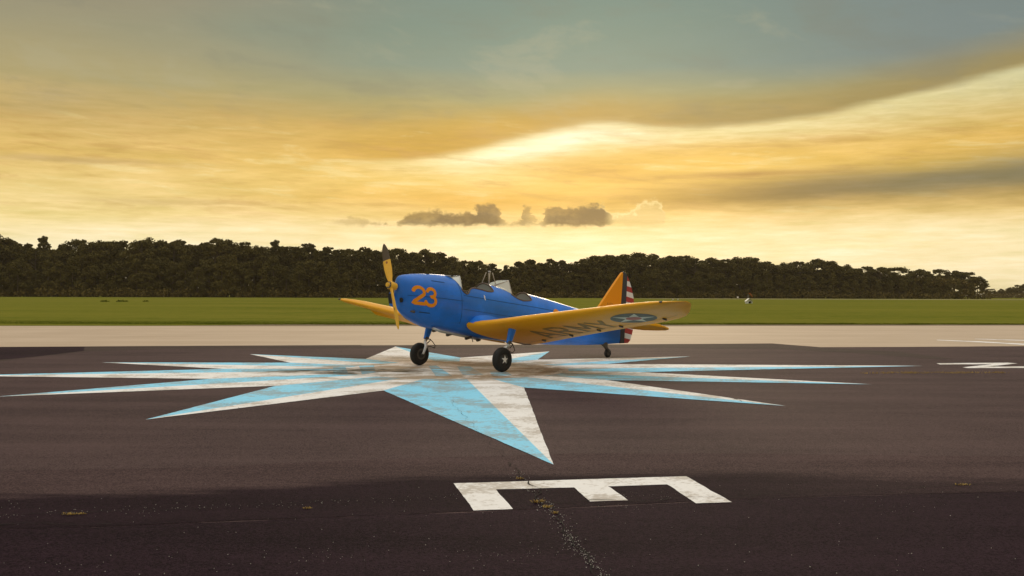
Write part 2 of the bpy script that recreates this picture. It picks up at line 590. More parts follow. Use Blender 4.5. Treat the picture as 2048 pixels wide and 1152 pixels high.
# packed dirt verge at the edge of the grass
dl = [gpt(x, y) for x, y in ((-900, 651.2), (300, 651.3), (460, 650), (600, 647.8), (1000, 648), (1500, 649), (2048, 649), (3000, 651))]
dn = [gpt(x, y) for x, y in ((3000, 662), (-900, 660))]
bm_obj('dirt_verge', poly_bm(jag(dl + dn, .18, .5), -.002), M['dirt'], kind='structure')
tl = [gpt(x, y) for x, y in ((-900, 652), (300, 652), (700, 652.3), (1300, 652.5), (2048, 651), (3000, 653))]
tn = [gpt(x, y) for x, y in ((3000, 705), (-900, 705))]
bm_obj('taxiway', poly_bm(tl + tn, .0), M['concrete'], kind='structure')
ae = [gpt(x, y) for x, y in ((-900, 694.5), (0, 694), (175, 693), (450, 691.5), (722, 690.3), (726, 692.2), (800, 692), (830, 690), (1240, 688.8), (1545, 687.0), (1640, 694.5), (1800, 694), (2048, 692.5), (3000, 690))]
an = [Vector((40, -25, 0)), Vector((-40, -25, 0))]
bm_obj('apron', poly_bm(jag(ae + an, .05, .4), .004), M['asphalt'], kind='structure')


def patch(name, px, material, z=.0068, amp=.05):
    return bm_obj(name, poly_bm(jag([gpt(x, y) for x, y in px], amp, .25), z), material, kind='structure')


patch('asphalt_strip', [(172, 693.6), (450, 692), (720, 691), (1240, 689.4), (1543, 687.6), (1640, 695.2), (1800, 704), (1905, 718), (1880, 719.5), (1700, 706), (1560, 698.5), (1240, 695.5), (700, 697), (330, 698.5), (170, 703), (60, 716), (-120, 738), (-120, 731)], M['asphalt_strip'])
patch('asphalt_patch', [(-120, 694.9), (0, 694.6), (168, 693.8), (168, 702), (60, 715), (-120, 730)], M['asphalt_dark'], z=.0088)
patch('sealed_strip', [(-300, 945), (0, 943), (400, 936), (700, 922), (900, 915), (1150, 908), (1500, 908), (1800, 912), (2350, 915), (2350, 985), (2048, 984), (1700, 992), (1470, 1000), (1100, 1018), (700, 1034), (400, 1046), (200, 1055), (-300, 1064)], M['seal_coat'], amp=.02)
patch('coarse_apron', [(-300, 1065.5), (200, 1056.5), (400, 1047.5), (700, 1035.5), (1100, 1019.5), (1470, 1001.5), (1700, 993.5), (2048, 985.5), (2350, 986.5), (2900, 1400), (-800, 1400)], M['asphalt_near'], amp=.04)
# distant runway seen as a pale line in front of the trees
rw = [Vector((70, 428, 0)), Vector((900, 428, 0)), Vector((900, 452, 0)), Vector((50, 452, 0))]
bm_obj('runway', poly_bm(rw, .05), M['concrete'], kind='structure')

# ------------------------------------------------------------------ painted compass rose
M['white_paint'] = mat('white_road_paint', (.90, .845, .79), .85, .06, var=.05, scale=4, bump=.3, bscale=60, extra=paint_extra(None, (.45, .38, .29)))
M['blue_paint'] = mat('pale_blue_road_paint', (.30, .70, .90), .85, .06, var=.10, scale=3, bump=.3, bscale=60, extra=paint_extra(None, (.55, .62, .62)))
ZP = .0098
C0 = Vector((ROSE_C[0], ROSE_C[1], 0))
TIPS = [(1107, 931), (1571, 813), (1743, 769.5), (1846, 732.5), (1380, 713.5), (1099, 703.5), (791, 693.7), (500, 709), (203, 725.5), (-95, 752.5), (-8, 794.5), (291, 840.5)]
NOTCH = [(1048, 776), (1213, 761), (1281, 745), (1213.5, 728.6), (1075, 720), (921, 716), (731, 718.5), (580, 726), (447, 738.5), (422, 758.5), (552, 772.5), (767, 782)]
rose = empty('compass_rose', C0)
tag(rose, 'large twelve-pointed compass rose painted in white and pale blue on the asphalt', 'ground marking')
disc_r = 2.45
for i in range(12):
    tip = gpt(*TIPS[i]); na = gpt(*NOTCH[i]); nb = gpt(*NOTCH[i - 1])      # na on the counter-clockwise (north) side, nb clockwise
    d = (tip - C0).normalized()
    inner = C0 + d * disc_r
    ia = C0 + (na - C0).normalized() * disc_r
    ib = C0 + (nb - C0).normalized() * disc_r
    root_z = ZP
    def rag(a, b):
        k = max(2, int((b - a).length / .10)); nn = Vector((-(b - a).y, (b - a).x, 0)).normalized()
        return [a + (b - a) * (j / k) + (nn * .007 * (mnoise.noise((a + (b - a) * (j / k)) * 2.1) + .8 * mnoise.noise((a + (b - a) * (j / k)) * 9)) if 0 < j < k else Vector()) for j in range(k + 1)]
    def half(pts):
        bm = bmesh.new()
        vs = [bm.verts.new((p.x - C0.x, p.y - C0.y, root_z)) for p in pts]
        f = bm.faces.new(vs); f.normal_update()
        if f.normal.z < 0: f.normal_flip()
        return bm
    # clockwise-side half is blue (set .1 m in from its painted white border)
    w = bm_obj('white_half', half([inner] + rag(tip, na) + [ia]), M['white_paint'], rose)
    b = bm_obj('blue_half', half([inner, ib] + rag(nb, tip)), M['blue_paint'], rose)
    for o in (w, b):
        for v in o.data.vertices:
            v.co += C0
        o.location = -C0
# hub disc with a white rim and blue lettering strokes, worn away
cb = bmesh.new()
vs = [cb.verts.new((C0.x + disc_r * cos(t), C0.y + disc_r * sin(t), ZP + .0022)) for t in (2 * pi * k / 64 for k in range(64))]
cb.faces.new(vs)
o = bm_obj('hub_disc', cb, M['white_paint'], rose); o.location = -C0
for q in ([(666, 735.5), (691, 734.5), (697, 751), (667, 751)], [(718, 732.5), (748, 731.5), (751, 746), (724, 750)],
          [(857, 733), (873, 732), (906, 754), (872, 754)], [(914, 734), (940, 734), (967, 751), (926, 752)], [(979, 744), (1010, 742), (1024, 752), (984, 753)]):
    bb = poly_bm([gpt(x, y) for x, y in q], ZP + .0044)
    o = bm_obj('blue_stroke', bb, M['blue_paint'], rose); o.location = -C0


def painted_letter(name, polys, label):
    c = sum((gpt(*p) for p in polys[0]), Vector()) / len(polys[0])
    bm = bmesh.new()
    for q in polys:
        pts = jag([gpt(x, y) for x, y in q], .012, .06)
        poly_bm([p - c for p in pts], ZP, bm)
    o = bm_obj(name, bm, M['white_paint'])
    o.location = c
    # colour noise lives in object space, keep it in place
    tag(o, label, 'ground marking')
    return o


painted_letter('painted_letter', [[(907, 968.7), (1372, 954.5), (1464, 1006.6), (1392, 1009), (1334, 971), (1216, 974.8), (1256, 1003), (1180, 1005.4), (1148, 977), (992, 981), (1026, 1020.5), (947, 1023.5)]],
               'white letter E painted on the dark asphalt beyond the wide compass point')
painted_letter('painted_letter', [[(1873, 727.2), (2015, 726.0), (2036, 727.4), (1978, 733.9), (2100, 733.2), (2110, 736.6), (1936, 737.0), (1925, 735.4), (1984, 729.2), (1880, 729.8)]],
               'white letter N painted past the tip of the longest compass point')
for pts, lab in (([(1874, 679.6), (1960, 682.8), (2130, 692), (2130, 694.5), (1960, 684.6), (1874, 680.6)], 'lower faint white line painted across the pale taxiway'),
                 ([(1950, 677.5), (2130, 682.4), (2130, 684.0), (1950, 678.4)], 'upper faint white line painted across the pale taxiway')):
    o = bm_obj('taxiway_line', poly_bm([gpt(x, y) for x, y in pts], .0028), M['white_paint'])
    tag(o, lab, 'ground marking', 'white lines on the taxiway')
# ------------------------------------------------------------------ cracks, stones, weeds
M['crack'] = mat('open_crack', (.012, .010, .010), .95, .1)
M['stone'] = mat('pale_chippings', (.40, .36, .31), .8, .3, var=.5, scale=40)
rnd = random.Random(3)


def crack(px, width, name='crack'):
    pts = [gpt(x, y) for x, y in px]
    bm = bmesh.new()
    prev = None
    for a, b in zip(pts, pts[1:]):
        k = max(2, int((b - a).length / .05))
        for j in range(k):
            p = a + (b - a) * (j / k)
            n = Vector((-(b - a).y, (b - a).x, 0)).normalized()
            p = p + n * (.10 * mnoise.noise(p * 2.2) + .035 * mnoise.noise(p * 11))
            w = width * (.25 + 1.2 * abs(mnoise.noise(p * 3.7 + Vector((5, 2, 1)))))
            cur = [bm.verts.new((p.x + n.x * s * w, p.y + n.y * s * w, .0145)) for s in (-1, 1)]
            if prev:
                f = bm.faces.new((prev[0], prev[1], cur[1], cur[0])); f.normal_update()
                if f.normal.z < 0: f.normal_flip()
            prev = cur
    return bm_obj(name, bm, M['crack'], kind='structure')


crack([(1020, 925), (1032, 944), (1046, 960), (1070, 985), (1082, 1006), (1108, 1028), (1135, 1070), (1150, 1092), (1175, 1118), (1215, 1160)], .009)
crack([(1020, 925), (960, 870), (930, 835), (900, 800)], .0025)
crack([(-100, 1032), (150, 1029), (400, 1020), (520, 1012), (700, 1003), (830, 998), (920, 994)], .007)
crack([(1100, 1010), (1300, 1002), (1500, 992), (1700, 982), (1930, 972), (2150, 964)], .006)
crack([(-60, 905), (200, 880), (420, 868), (640, 862), (860, 852)], .004)
crack([(420, 800), (560, 842), (700, 905)], .0025)
crack([(1180, 870), (1400, 838), (1640, 822), (1900, 815)], .004)
crack([(1460, 796), (1475, 802), (1490, 805)], .02)
crack([(-100, 1055), (120, 1052), (240, 1049)], .010)


def stones(name, spots):
    bm = bmesh.new()
    for p, r in spots:
        q = Matrix.Rotation(rnd.random() * 6.3, 3, Vector((rnd.random(), rnd.random(), rnd.random() + .1)).normalized())
        vs = [bm.verts.new(p + q @ (Vector(v) * r * rnd.uniform(.6, 1.15))) for v in ((1, 0, 0), (-1, 0, 0), (0, 1, 0), (0, -1, 0), (0, 0, .8), (0, 0, -.8))]
        for a, b, c in ((0, 2, 4), (2, 1, 4), (1, 3, 4), (3, 0, 4), (2, 0, 5), (1, 2, 5), (3, 1, 5), (0, 3, 5)):
            bm.faces.new((vs[a], vs[b], vs[c]))
    return bm_obj(name, bm, M['stone'], kind='stuff')


sp = []
for i in range(150):
    p = gpt(rnd.uniform(-60, 2110), 1152 - 190 * rnd.random() ** 1.3)
    r = rnd.uniform(.0022, .0050)
    sp.append((Vector((p.x, p.y, .008 + r * .4)), r))
line = [(1030, 940), (1046, 960), (1082, 1006), (1108, 1028), (1135, 1070), (1150, 1092), (1175, 1118), (1215, 1160)]
for i in range(330):
    k = min(len(line) - 2, int(rnd.random() ** .7 * (len(line) - 1)))
    t = rnd.random()
    x = line[k][0] + (line[k + 1][0] - line[k][0]) * t + rnd.gauss(0, 11); y = line[k][1] + (line[k + 1][1] - line[k][1]) * t
    p = gpt(x, y); r = rnd.uniform(.0025, .0062)
    sp.append((Vector((p.x, p.y, .008 + r * .4)), r))
for i in range(120):
    x = rnd.uniform(-60, 930); p = gpt(x, 1033 - x * .04 + rnd.gauss(0, 3)); r = rnd.uniform(.002, .0045)
    sp.append((Vector((p.x, p.y, .008 + r * .4)), r))
# grit gathers in drifts rather than evenly
for i in range(9):
    q = gpt(rnd.uniform(-40, 2100), 1152 - 160 * rnd.random())
    for j in range(rnd.randint(8, 26)):
        r = rnd.uniform(.0018, .0040)
        sp.append((Vector((q.x + rnd.gauss(0, .16), q.y + rnd.gauss(0, .10), .008 + r * .4)), r))
tag(stones('loose_stones', sp), 'pale stone chips strewn over the dark asphalt and along its crack', 'gravel')


def tuft_bm(n, spread, h, flat=.35, rr=rnd):
    bm = bmesh.new()
    for i in range(n):
        a = rr.random() * 2 * pi; d = spread * rr.random() ** .7
        base = Vector((cos(a) * d, sin(a) * d * flat, 0))
        a2 = a + rr.gauss(0, .8); lean = rr.uniform(.25, 1.1); hh = h * rr.uniform(.5, 1.1); w = rr.uniform(.002, .004)
        dirv = Vector((cos(a2) * lean, sin(a2) * lean, 1)).normalized()
        side = Vector((-sin(a2), cos(a2), 0)) * w
        m_ = base + dirv * hh * .6; t_ = base + dirv * hh + Vector((cos(a2), sin(a2), -.5)) * hh * .3
        v = [bm.verts.new(q) for q in (base - side, base + side, m_ + side * .8, m_ - side * .8, t_)]
        bm.faces.new(v[:4]); bm.faces.new((v[3], v[2], v[4]))
    return bm


for (px, py, n, spread, h, lab) in (
        (1040, 958, 30, .032, .026, 'straw-coloured weed in the crack just above the spine of the painted E'),
        (1075, 1005, 55, .050, .034, 'largest straw-coloured weed, in the crack between two arms of the painted E'),
        (1095, 1015, 34, .034, .026, 'small straw-coloured weed in the crack next below the largest one'),
        (1110, 1027, 26, .028, .022, 'lowest straw-coloured weed in the crack below the painted E'),
        (142, 1029, 46, .075, .018, 'low dry weed in the long crack, farthest left on the dark strip'),
        (165, 1028, 22, .035, .015, 'tiny dry weed right beside the low weed farthest left'),
        (614, 1017, 26, .040, .018, 'low dry weed on the dark strip left of the painted E'),
        (1925, 970, 40, .07, .02, 'flat orange-brown weed at the crack far right of the painted E')):
    p = gpt(px, py, .008)
    o = bm_obj('weed', tuft_bm(n, spread, h), M['dry_blade'])
    o.location = p
    tag(o, lab, 'weed', 'dry weeds growing in asphalt cracks')
wb = bmesh.new()
for i in range(26):
    px = 1745 + 260 * (i / 25) + rnd.gauss(0, 5); p = gpt(px, 746.5 - (px - 1745) * .002 + rnd.gauss(0, .5), .012)
    for j in range(rnd.randint(6, 22)):
        a = rnd.random() * 6.28; b = p + Vector((rnd.gauss(0, .09), rnd.gauss(0, .04), 0)); h = rnd.uniform(.015, .05)
        v = [wb.verts.new(q) for q in (b + Vector((-.005, 0, 0)), b + Vector((.005, 0, 0)), b + Vector((cos(a) * h * .8, sin(a) * h * .5, h)))]
        wb.faces.new(v)
tag(bm_obj('weed_row', wb, M['dry_blade'], kind='stuff'), 'thin row of dry weeds in a seam below the painted N', 'weeds')

# grass blades along the near edge of the field, so the turf has height where it meets the taxiway
gbm_v, gbm_f = [], []
for i in range(26000):
    t = rnd.random() ** 1.5
    y = 51.9 + 7 * t
    x = rnd.uniform(-.57, .57) * y
    edge_y = gpt(1024 + x / y * 1925, 649.3).y + .5 * mnoise.noise(Vector((x * .5, 0, 3)))
    if y < edge_y: y = edge_y + rnd.random() * .3
    clump = .55 + .8 * max(0, mnoise.noise(Vector((x * .35, y * .4, 1.0))) + .25)
    h = rnd.uniform(.04, .12) * clump * (1.2 if y < edge_y + .8 else .75 * (1 - t) + .1)
    a = rnd.random() * 6.28; w = .012 + .012 * t
    b = len(gbm_v)
    lx, ly = cos(a) * h * .5, sin(a) * h * .5
    gbm_v += [(x - w, y, 0), (x + w, y, 0), (x + lx, y + ly, h)]
    gbm_f.append((b, b + 1, b + 2))
me = bpy.data.meshes.new('grass_blades'); me.from_pydata(gbm_v, [], gbm_f)
tag(link('grass_blades', me, M['blade'], kind='stuff'), 'short green grass blades along the far edge of the taxiway', 'grass')
# darker weeds poking out of the field on the left
for (px, py, s, lab) in ((210, 603.5, .42, 'small dark weed clump in the grass, leftmost of three'), (243, 603.5, .55, 'dark weed clump in the grass, middle and largest of three'), (292, 603.2, .36, 'small dark weed clump in the grass, rightmost of three')):
    p = gpt(px, py)
    bm = bmesh.new()
    hub_v = bm.verts.new((0, 0, .05))
    for i in range(160):
        c = Vector((rnd.gauss(0, s * .8), rnd.gauss(0, s * .5), abs(rnd.gauss(0, s * .22)) + .02)); q = .2 * s
        v = [bm.verts.new(c + Vector((rnd.gauss(0, q), rnd.gauss(0, q), rnd.gauss(0, q)))) for _ in range(3)]
        bm.faces.new(v); bm.faces.new((v[0], v[1], hub_v))
    o = bm_obj('weed_clump', bm, M['blade']); o.location = p
    tag(o, lab, 'weed', 'dark weed clumps in the grass field')
# ------------------------------------------------------------------ trees
def leaf_mat(name, lo, hi):
    def ex(T, c, pos, rough):
        oi = T.node('ShaderNodeObjectInfo')
        r = E(T, oi.outputs['Random'])
        f = T.noise(pos, .35, 4, .6)
        return T.mix(f * .65 + r * .35, lo, hi), rough
    return mat(name, hi, .85, .15, extra=ex)


M['leaf_pine'] = leaf_mat('pine_needles', (.058, .047, .012), (.105, .082, .020))
M['leaf_hard'] = leaf_mat('broad_leaves', (.065, .052, .012), (.130, .098, .022))
M['leaf_under'] = leaf_mat('undergrowth_leaves', (.085, .058, .014), (.155, .108, .024))
M['bark'] = mat('tree_bark', (.13, .095, .065), .95, .1, var=.35, scale=2)
trnd = random.Random(11)


def clump_faces(vs, fs, c, r, n, size, rr, squash=.75):
    for i in range(n):
        while True:
            d = Vector((rr.uniform(-1, 1), rr.uniform(-1, 1), rr.uniform(-1, 1)))
            if .02 < d.length < 1: break
        d = d.normalized() * (rr.random() ** .35)
        p = c + Vector((d.x * r, d.y * r, d.z * r * squash))
        a = Vector((rr.gauss(0, 1), rr.gauss(0, 1), rr.gauss(0, 1))).normalized()
        b = a.orthogonal().normalized()
        c2 = a.cross(b)
        s = size * rr.uniform(.6, 1.3)
        k = len(vs)
        vs += [p + b * s, p + c2 * s * .8, p - b * s, p - c2 * s * .8]
        fs.append((k, k + 1, k + 2, k + 3))


def make_crown(kind, rr):
    vs, fs = [], []
    H = 24.0
    limbs = []
    if kind == 'pine':
        base, W = .42 * H, 4.6
        for i in range(46):
            t = rr.random() ** .8
            z = base + (H - base - 1.0) * t
            rad = W * (1 - .62 * t) * rr.uniform(.35, 1.0)
            a = rr.random() * 6.28
            c = Vector((cos(a) * rad, sin(a) * rad, z))
            clump_faces(vs, fs, c, rr.uniform(.7, 1.9) * (1.15 - .4 * t), 100, .36, rr, .55)
            limbs.append((Vector((0, 0, z - 1.2)), c))
        clump_faces(vs, fs, Vector((0, 0, H - 1.6)), 1.5, 90, .36, rr, 1.0); clump_faces(vs, fs, Vector((.4, .3, H - 4.2)), 2.6, 150, .40, rr, 1.0)
    elif kind == 'round':
        base, W = .30 * H, 5.6
        for i in range(58):
            u = rr.uniform(-.9, 1); a = rr.random() * 6.28
            q = sqrt(max(0, 1 - u * u)) * rr.uniform(.55, .95)
            mid_z = base + (H - base) * .55
            c = Vector((cos(a) * q * W, sin(a) * q * W, mid_z + u * (H - mid_z - 1.2) * (1 if u > 0 else 1.1)))
            clump_faces(vs, fs, c, rr.uniform(.8, 2.2), 95, .36, rr, .75)
            limbs.append((Vector((0, 0, max(4, c.z - 3.5))), c))
    else:                                   # full: foliage to the ground, forest edge tree
        W = 4.8
        for i in range(46):
            t = rr.random()
            z = 1.2 + (H - 2.6) * t
            prof = sin(pi * min(1, .16 + .84 * t)) ** .6
            rad = W * prof * rr.uniform(.4, 1.0); a = rr.random() * 6.28
            c = Vector((cos(a) * rad, sin(a) * rad, z))
            clump_faces(vs, fs, c, rr.uniform(1.2, 2.2), 120, .44, rr, .8)
            limbs.append((Vector((0, 0, max(2, z - 2.5))), c))
    me = bpy.data.meshes.new('crown')
    me.from_pydata(vs, [], fs)
    me.materials.append(M['leaf_pine'] if kind == 'pine' else M['leaf_hard'])
    bm = bmesh.new()
    lean = Vector((rr.gauss(0, .4), rr.gauss(0, .4), 0))
    zs = [0, .8, 6, 12, 18, H * .93]
    tube_bm([lean * (z / H) + Vector((0, 0, z)) for z in zs], [.42, .32, .27, .21, .14, .05], 7, bm)
    for a, b in limbs[::3]:
        tube_bm([a, (a + b) / 2 + Vector((0, 0, .25)), b], [.10, .07, .03], 4, bm)
    tm = bpy.data.meshes.new('trunk')
    bm.to_mesh(tm); bm.free()
    tm.materials.append(M['bark'])
    return me, tm


VAR = {'pine': [make_crown('pine', trnd) for _ in range(6)], 'round': [make_crown('round', trnd) for _ in range(5)], 'full': [make_crown('full', trnd) for _ in range(5)]}
KNAME = {'pine': 'pine_tree', 'round': 'broadleaf_tree', 'full': 'forest_edge_tree'}


def place_tree(px, depth, top_y, kind, label, group, wid=1.0):
    x = (px - 1024) / F_PX * depth
    hor = 589.5 + (px - 1024) * .003
    H = EYE + (hor - top_y) / F_PX * depth
    r = empty(KNAME[kind], (x, depth, -.1), trnd.random() * 6.28)
    cm, tm = trnd.choice(VAR[kind])
    s = H / 24.0
    r.scale = (s * wid, s * wid, s)
    c = bpy.data.objects.new('crown', cm); t = bpy.data.objects.new('trunk', tm)
    for o in (c, t):
        COL.objects.link(o); o.parent = r
    tag(r, label, 'tree', group)
    return r


PROFILE = [(-60, 472), (0, 468), (18, 476), (35, 490), (55, 485), (70, 494), (86, 471), (105, 497), (122, 486), (150, 477), (165, 478), (180, 482), (205, 480), (228, 480), (246, 479), (262, 497), (280, 478), (304, 474), (325, 479), (346, 482), (362, 478), (380, 487), (405, 484), (430, 474), (456, 477), (474, 484), (490, 482), (508, 490), (522, 492), (550, 479), (578, 491), (600, 492), (618, 485), (636, 499), (655, 492), (680, 497), (700, 496), (730, 493), (752, 499), (770, 498), (797, 495), (824, 502), (848, 498), (880, 503), (905, 513), (930, 519), (960, 521), (985, 526), (1000, 536), (1012, 529), (1038, 521), (1060, 517), (1080, 524), (1100, 516), (1125, 519), (1140, 526), (1165, 516), (1190, 511), (1215, 508), (1250, 507), (1280, 505), (1310, 508), (1340, 509), (1365, 509), (1390, 514), (1420, 515), (1450, 516), (1480, 513), (1510, 514), (1536, 521), (1570, 524), (1600, 521), (1635, 516), (1665, 520), (1690, 528), (1705, 535), (1730, 531), (1760, 534), (1800, 533), (1840, 537), (1880, 537), (1910, 540), (1935, 543), (1955, 552), (1968, 566)]


def prof(px):
    return interp(px, [p[0] for p in PROFILE], [p[1] for p in PROFILE])


def depth_at(px):
    return interp(px, [-400, 0, 700, 1000, 1300, 1960, 2400], [440, 448, 455, 500, 535, 560, 600])


STRETCH = [(-1000, 'at the left end of the wood', 'left end of the wood'), (420, 'between the left end and the propeller', 'wood left of the propeller'), (770, 'behind the blue nose and cockpits', 'wood behind the fuselage'),
           (1130, 'on the rise behind the tail fin', 'wood behind the tail'), (1420, 'behind the white shelter', 'wood behind the white shelter'), (1720, 'in the low right end of the wood', 'right end of the wood')]


def stretch(px):
    s = STRETCH[0]
    for q in STRETCH:
        if px >= q[0]: s = q
    return s


KLAB = {'pine': 'tall dark pine with an open clumpy crown', 'round': 'broad round-crowned tree in dark leaf', 'full': 'lower leafy tree clothed to the ground'}
SPECIAL = {86: 'lone dark tree standing above its neighbours near the left end of the wood', 304: 'broadest cauliflower-shaped crown in the left half of the wood', 430: 'tall round-topped tree just right of the thin bare-crowned pair',
           550: 'spiky tree rising above the wood between the left end and the propeller', 1280: 'tree at the highest point of the rise behind the tail fin', 1968: 'last tree before the gap at the right end of the wood'}
ORD = ['first', 'second', 'third', 'fourth', 'fifth', 'sixth', 'seventh', 'eighth', 'ninth', 'tenth', 'eleventh', 'twelfth', 'thirteenth', 'fourteenth', 'fifteenth']
MARKS = [(766, 'the propeller'), (1003, 'the dip in the wood'), (1246, 'the tail fin'), (1499, 'the white shelter')]
skyline = []
for px, ty in PROFILE:
    kind = 'pine' if (trnd.random() < .45 and px < 1150) or px in (86, 550, 55, 618, 1012, 1060, 1100) else 'round'
    if px in (304, 430, 797): kind = 'round'
    skyline.append((px, ty, kind))
for px, ty, kind in skyline:                             # skyline trees, counted from the nearest landmark
    best = None
    for mx_, nm in MARKS:
        between = [q for q in skyline if min(px, mx_) <= q[0] <= max(px, mx_)]
        n_ = len(between)
        if best is None or n_ < best[0]: best = (n_, f"{ORD[min(n_, 15) - 1]} {'left' if px < mx_ else 'right'} of {nm}")
    nl = len([q for q in skyline if q[0] <= px and q[0] >= -20]); nr = len([q for q in skyline if q[0] >= px])
    if 0 < nl < min(16, best[0]): best = (nl, f"{ORD[nl - 1]} from the left end")
    if nr < min(16, best[0]): best = (nr, f"{ORD[nr - 1]} from the right end")
    lab = SPECIAL.get(px) or f"{'clumpy dark pine' if kind == 'pine' else 'round dark tree'} on the skyline, {best[1]}"
    place_tree(px, depth_at(px) + trnd.uniform(6, 26), ty, kind, lab, 'trees on the skyline of the wood', trnd.uniform(1.0, 1.3) * (.72 if px < 560 and kind == 'pine' else 1.0 if px < 1130 else 1.35))
for (pa, ya, _k), (pb, yb, _k2) in zip(skyline, skyline[1:]):       # lower crowns that close the line between them
    if pb - pa < 17: continue
    pm = (pa + pb) / 2 + trnd.uniform(-3, 3)
    ym = max(ya, yb) + trnd.uniform(0, 5)
    st = stretch(pm)
    place_tree(pm, depth_at(pm) + trnd.uniform(14, 32), ym, trnd.choice(('round', 'pine', 'full')), f"lower dark crown closing the skyline {st[1]}", f"lower skyline crowns, {st[2]}", trnd.uniform(1.0, 1.3))
px = -70.0
while px < 1972:                                         # front rank along the field
    ty = prof(px); d = depth_at(px) + trnd.uniform(-6, 3)
    base = 589.5 + (px - 1024) * .003 + EYE * F_PX / d
    top = base - (base - ty) * trnd.uniform(.52, .80)
    st = stretch(px)
    place_tree(px, d, top, 'full', f"leafy front-rank tree clothed to the ground {st[1]}", f"leafy front rank trees, {st[2]}", trnd.uniform(.95, 1.35))
    px += trnd.uniform(17, 27)
for px, ty in ((1985, 577), (2003, 577), (2020, 574), (2035, 569), (2052, 566), (2075, 565), (2100, 568)):   # farther wood beyond the gap
    place_tree(px, 860 + trnd.uniform(0, 30), ty, 'round', 'small faraway tree beyond the gap at the right end of the wood', 'faraway trees beyond the gap', 1.5)

# undergrowth and the dark inside of the wood: nobody could count it
uv, uf = [], []
px = -120.0
while px < 1976:
    d = depth_at(px)
    X = (px - 1024) / F_PX * d
    hh = trnd.uniform(2.0, 6.5)
    clump_faces(uv, uf, Vector((X, d - 6 + trnd.uniform(-3, 3), hh * .42)), hh * .62, 60, .42, trnd, .8)
    if px < 1950:
        for k in range(4):
            top = (589.5 - prof(px)) / F_PX * d
            clump_faces(uv, uf, Vector((X + trnd.uniform(-2, 2), d + 30 + trnd.uniform(-4, 6), top * (.10 + .205 * k))), 3.6, 105, .85, trnd, .9)
    px += 7.5
for k in range(70):
    px = trnd.uniform(1840, 1968); d = depth_at(px)
    top = (589.5 - prof(px)) / F_PX * d
    clump_faces(uv, uf, Vector(((px - 1024) / F_PX * d, d + trnd.uniform(4, 20), trnd.uniform(1.5, max(2.5, top - 2.8)))), 2.6, 70, .6, trnd, .9)
for k in range(90):
    px = trnd.uniform(1974, 2140); d = 870
    top = interp(px, [1974, 2003, 2035, 2060], [5.0, 5.6, 8.6, 10.0])
    clump_faces(uv, uf, Vector(((px - 1024) / F_PX * d, d + trnd.uniform(-4, 14), trnd.uniform(.8, top))), 2.8, 50, .8, trnd, .8)
px = 1976.0
while px < 2160:
    d = 850; X = (px - 1024) / F_PX * d
    clump_faces(uv, uf, Vector((X, d - 6, 2.0)), 3.4, 60, .5, trnd, .8)
    px += 5
me = bpy.data.meshes.new('undergrowth'); me.from_pydata(uv, [], uf)
tag(link('undergrowth', me, M['leaf_under'], kind='stuff'), 'tangled brown-green undergrowth along the foot of the wood', 'undergrowth')
# ------------------------------------------------------------------ the trainer aeroplane
def paint_scuff(T, c, pos, rough):
    x, y, z = xyz(T, pos)
    st = T.noise(T.vec(x * .7, y * 2, z * 5), 1.5, 6, .65)
    f = T.noise(pos, 22, 4, .7)
    c = T.mix(T.step(T.noise(pos, .9, 5, .6), .35, .65), tuple(v * .80 for v in (.012, .175, .68)), c)
    c = T.mix(T.step(st, .50, .74) * .26, c, (.045, .11, .18))
    c = T.mix(T.step(f, .68, .76) * .12, c, (.30, .32, .34))
    return c, T.m('MULTIPLY_ADD', st, .35, rough - .12)


def yellow_scuff(T, c, pos, rough):
    x, y, z = xyz(T, pos)
    st = T.noise(T.vec(x * 3, y * .8, z * 2), 1.5, 6, .65)
    f = T.noise(pos, 18, 4, .7)
    c = T.mix(T.step(st, .5, .8) * .30, c, (.42, .22, .03))
    c = T.mix(T.step(f, .66, .75) * .25, c, (.22, .12, .03))
    return c, T.m('MULTIPLY_ADD', st, .3, rough - .1)


M['blue'] = mat('royal_blue_enamel', (.010, .20, .80), .36, .4, var=.10, scale=2.5, coat=.2, extra=paint_scuff)
M['yellow'] = mat('chrome_yellow_dope', (.88, .385, .002), .45, .35, var=.06, scale=2, coat=.05, extra=yellow_scuff)
M['prop_yellow'] = mat('propeller_yellow', (.82, .42, .03), .5, .35, var=.15, scale=5)
M['orange'] = mat('orange_numeral_paint', (.85, .27, .005), .5, .25, var=.08, scale=9)
M['fin_yellow'] = mat('orange_yellow_fin_paint', (.85, .31, .003), .5, .25, var=.06, scale=3)
M['tip'] = mat('brown_tip_paint', (.085, .050, .018), .5, .4, var=.2, scale=8)
M['decal'] = mat('rust_red_decal', (.35, .10, .02), .5, .4)
M['metal'] = mat('dull_aluminium', (.55, .52, .48), .42, .5, metallic=.7, var=.15, scale=14)
M['steel'] = mat('dark_steel', (.10, .085, .07), .55, .5, metallic=.3, var=.3, scale=20)
M['white'] = mat('white_enamel', (.80, .78, .74), .4, .5, var=.05, scale=10)
M['red'] = mat('insignia_red', (.42, .035, .03), .45, .4, var=.10, scale=8)
M['navy'] = mat('dark_navy_band', (.040, .042, .048), .5, .4, var=.15, scale=8)
M['insig_blue'] = mat('faded_insignia_blue', (.145, .150, .115), .6, .3, var=.15, scale=8)
M['insig_white'] = mat('faded_insignia_white', (.70, .68, .55), .6, .3, var=.1, scale=8)
M['insig_red'] = mat('faded_insignia_red', (.50, .16, .12), .6, .3, var=.12, scale=8)
M['faded_letter'] = mat('faded_black_lettering', (.33, .20, .045), .6, .2, var=.45, scale=7)
M['tyre'] = mat('tyre_rubber', (.022, .020, .018), .75, .35, var=.3, scale=30, bump=.2, bscale=50)
M['hub_black'] = mat('black_hub_enamel', (.02, .02, .02), .4, .5)
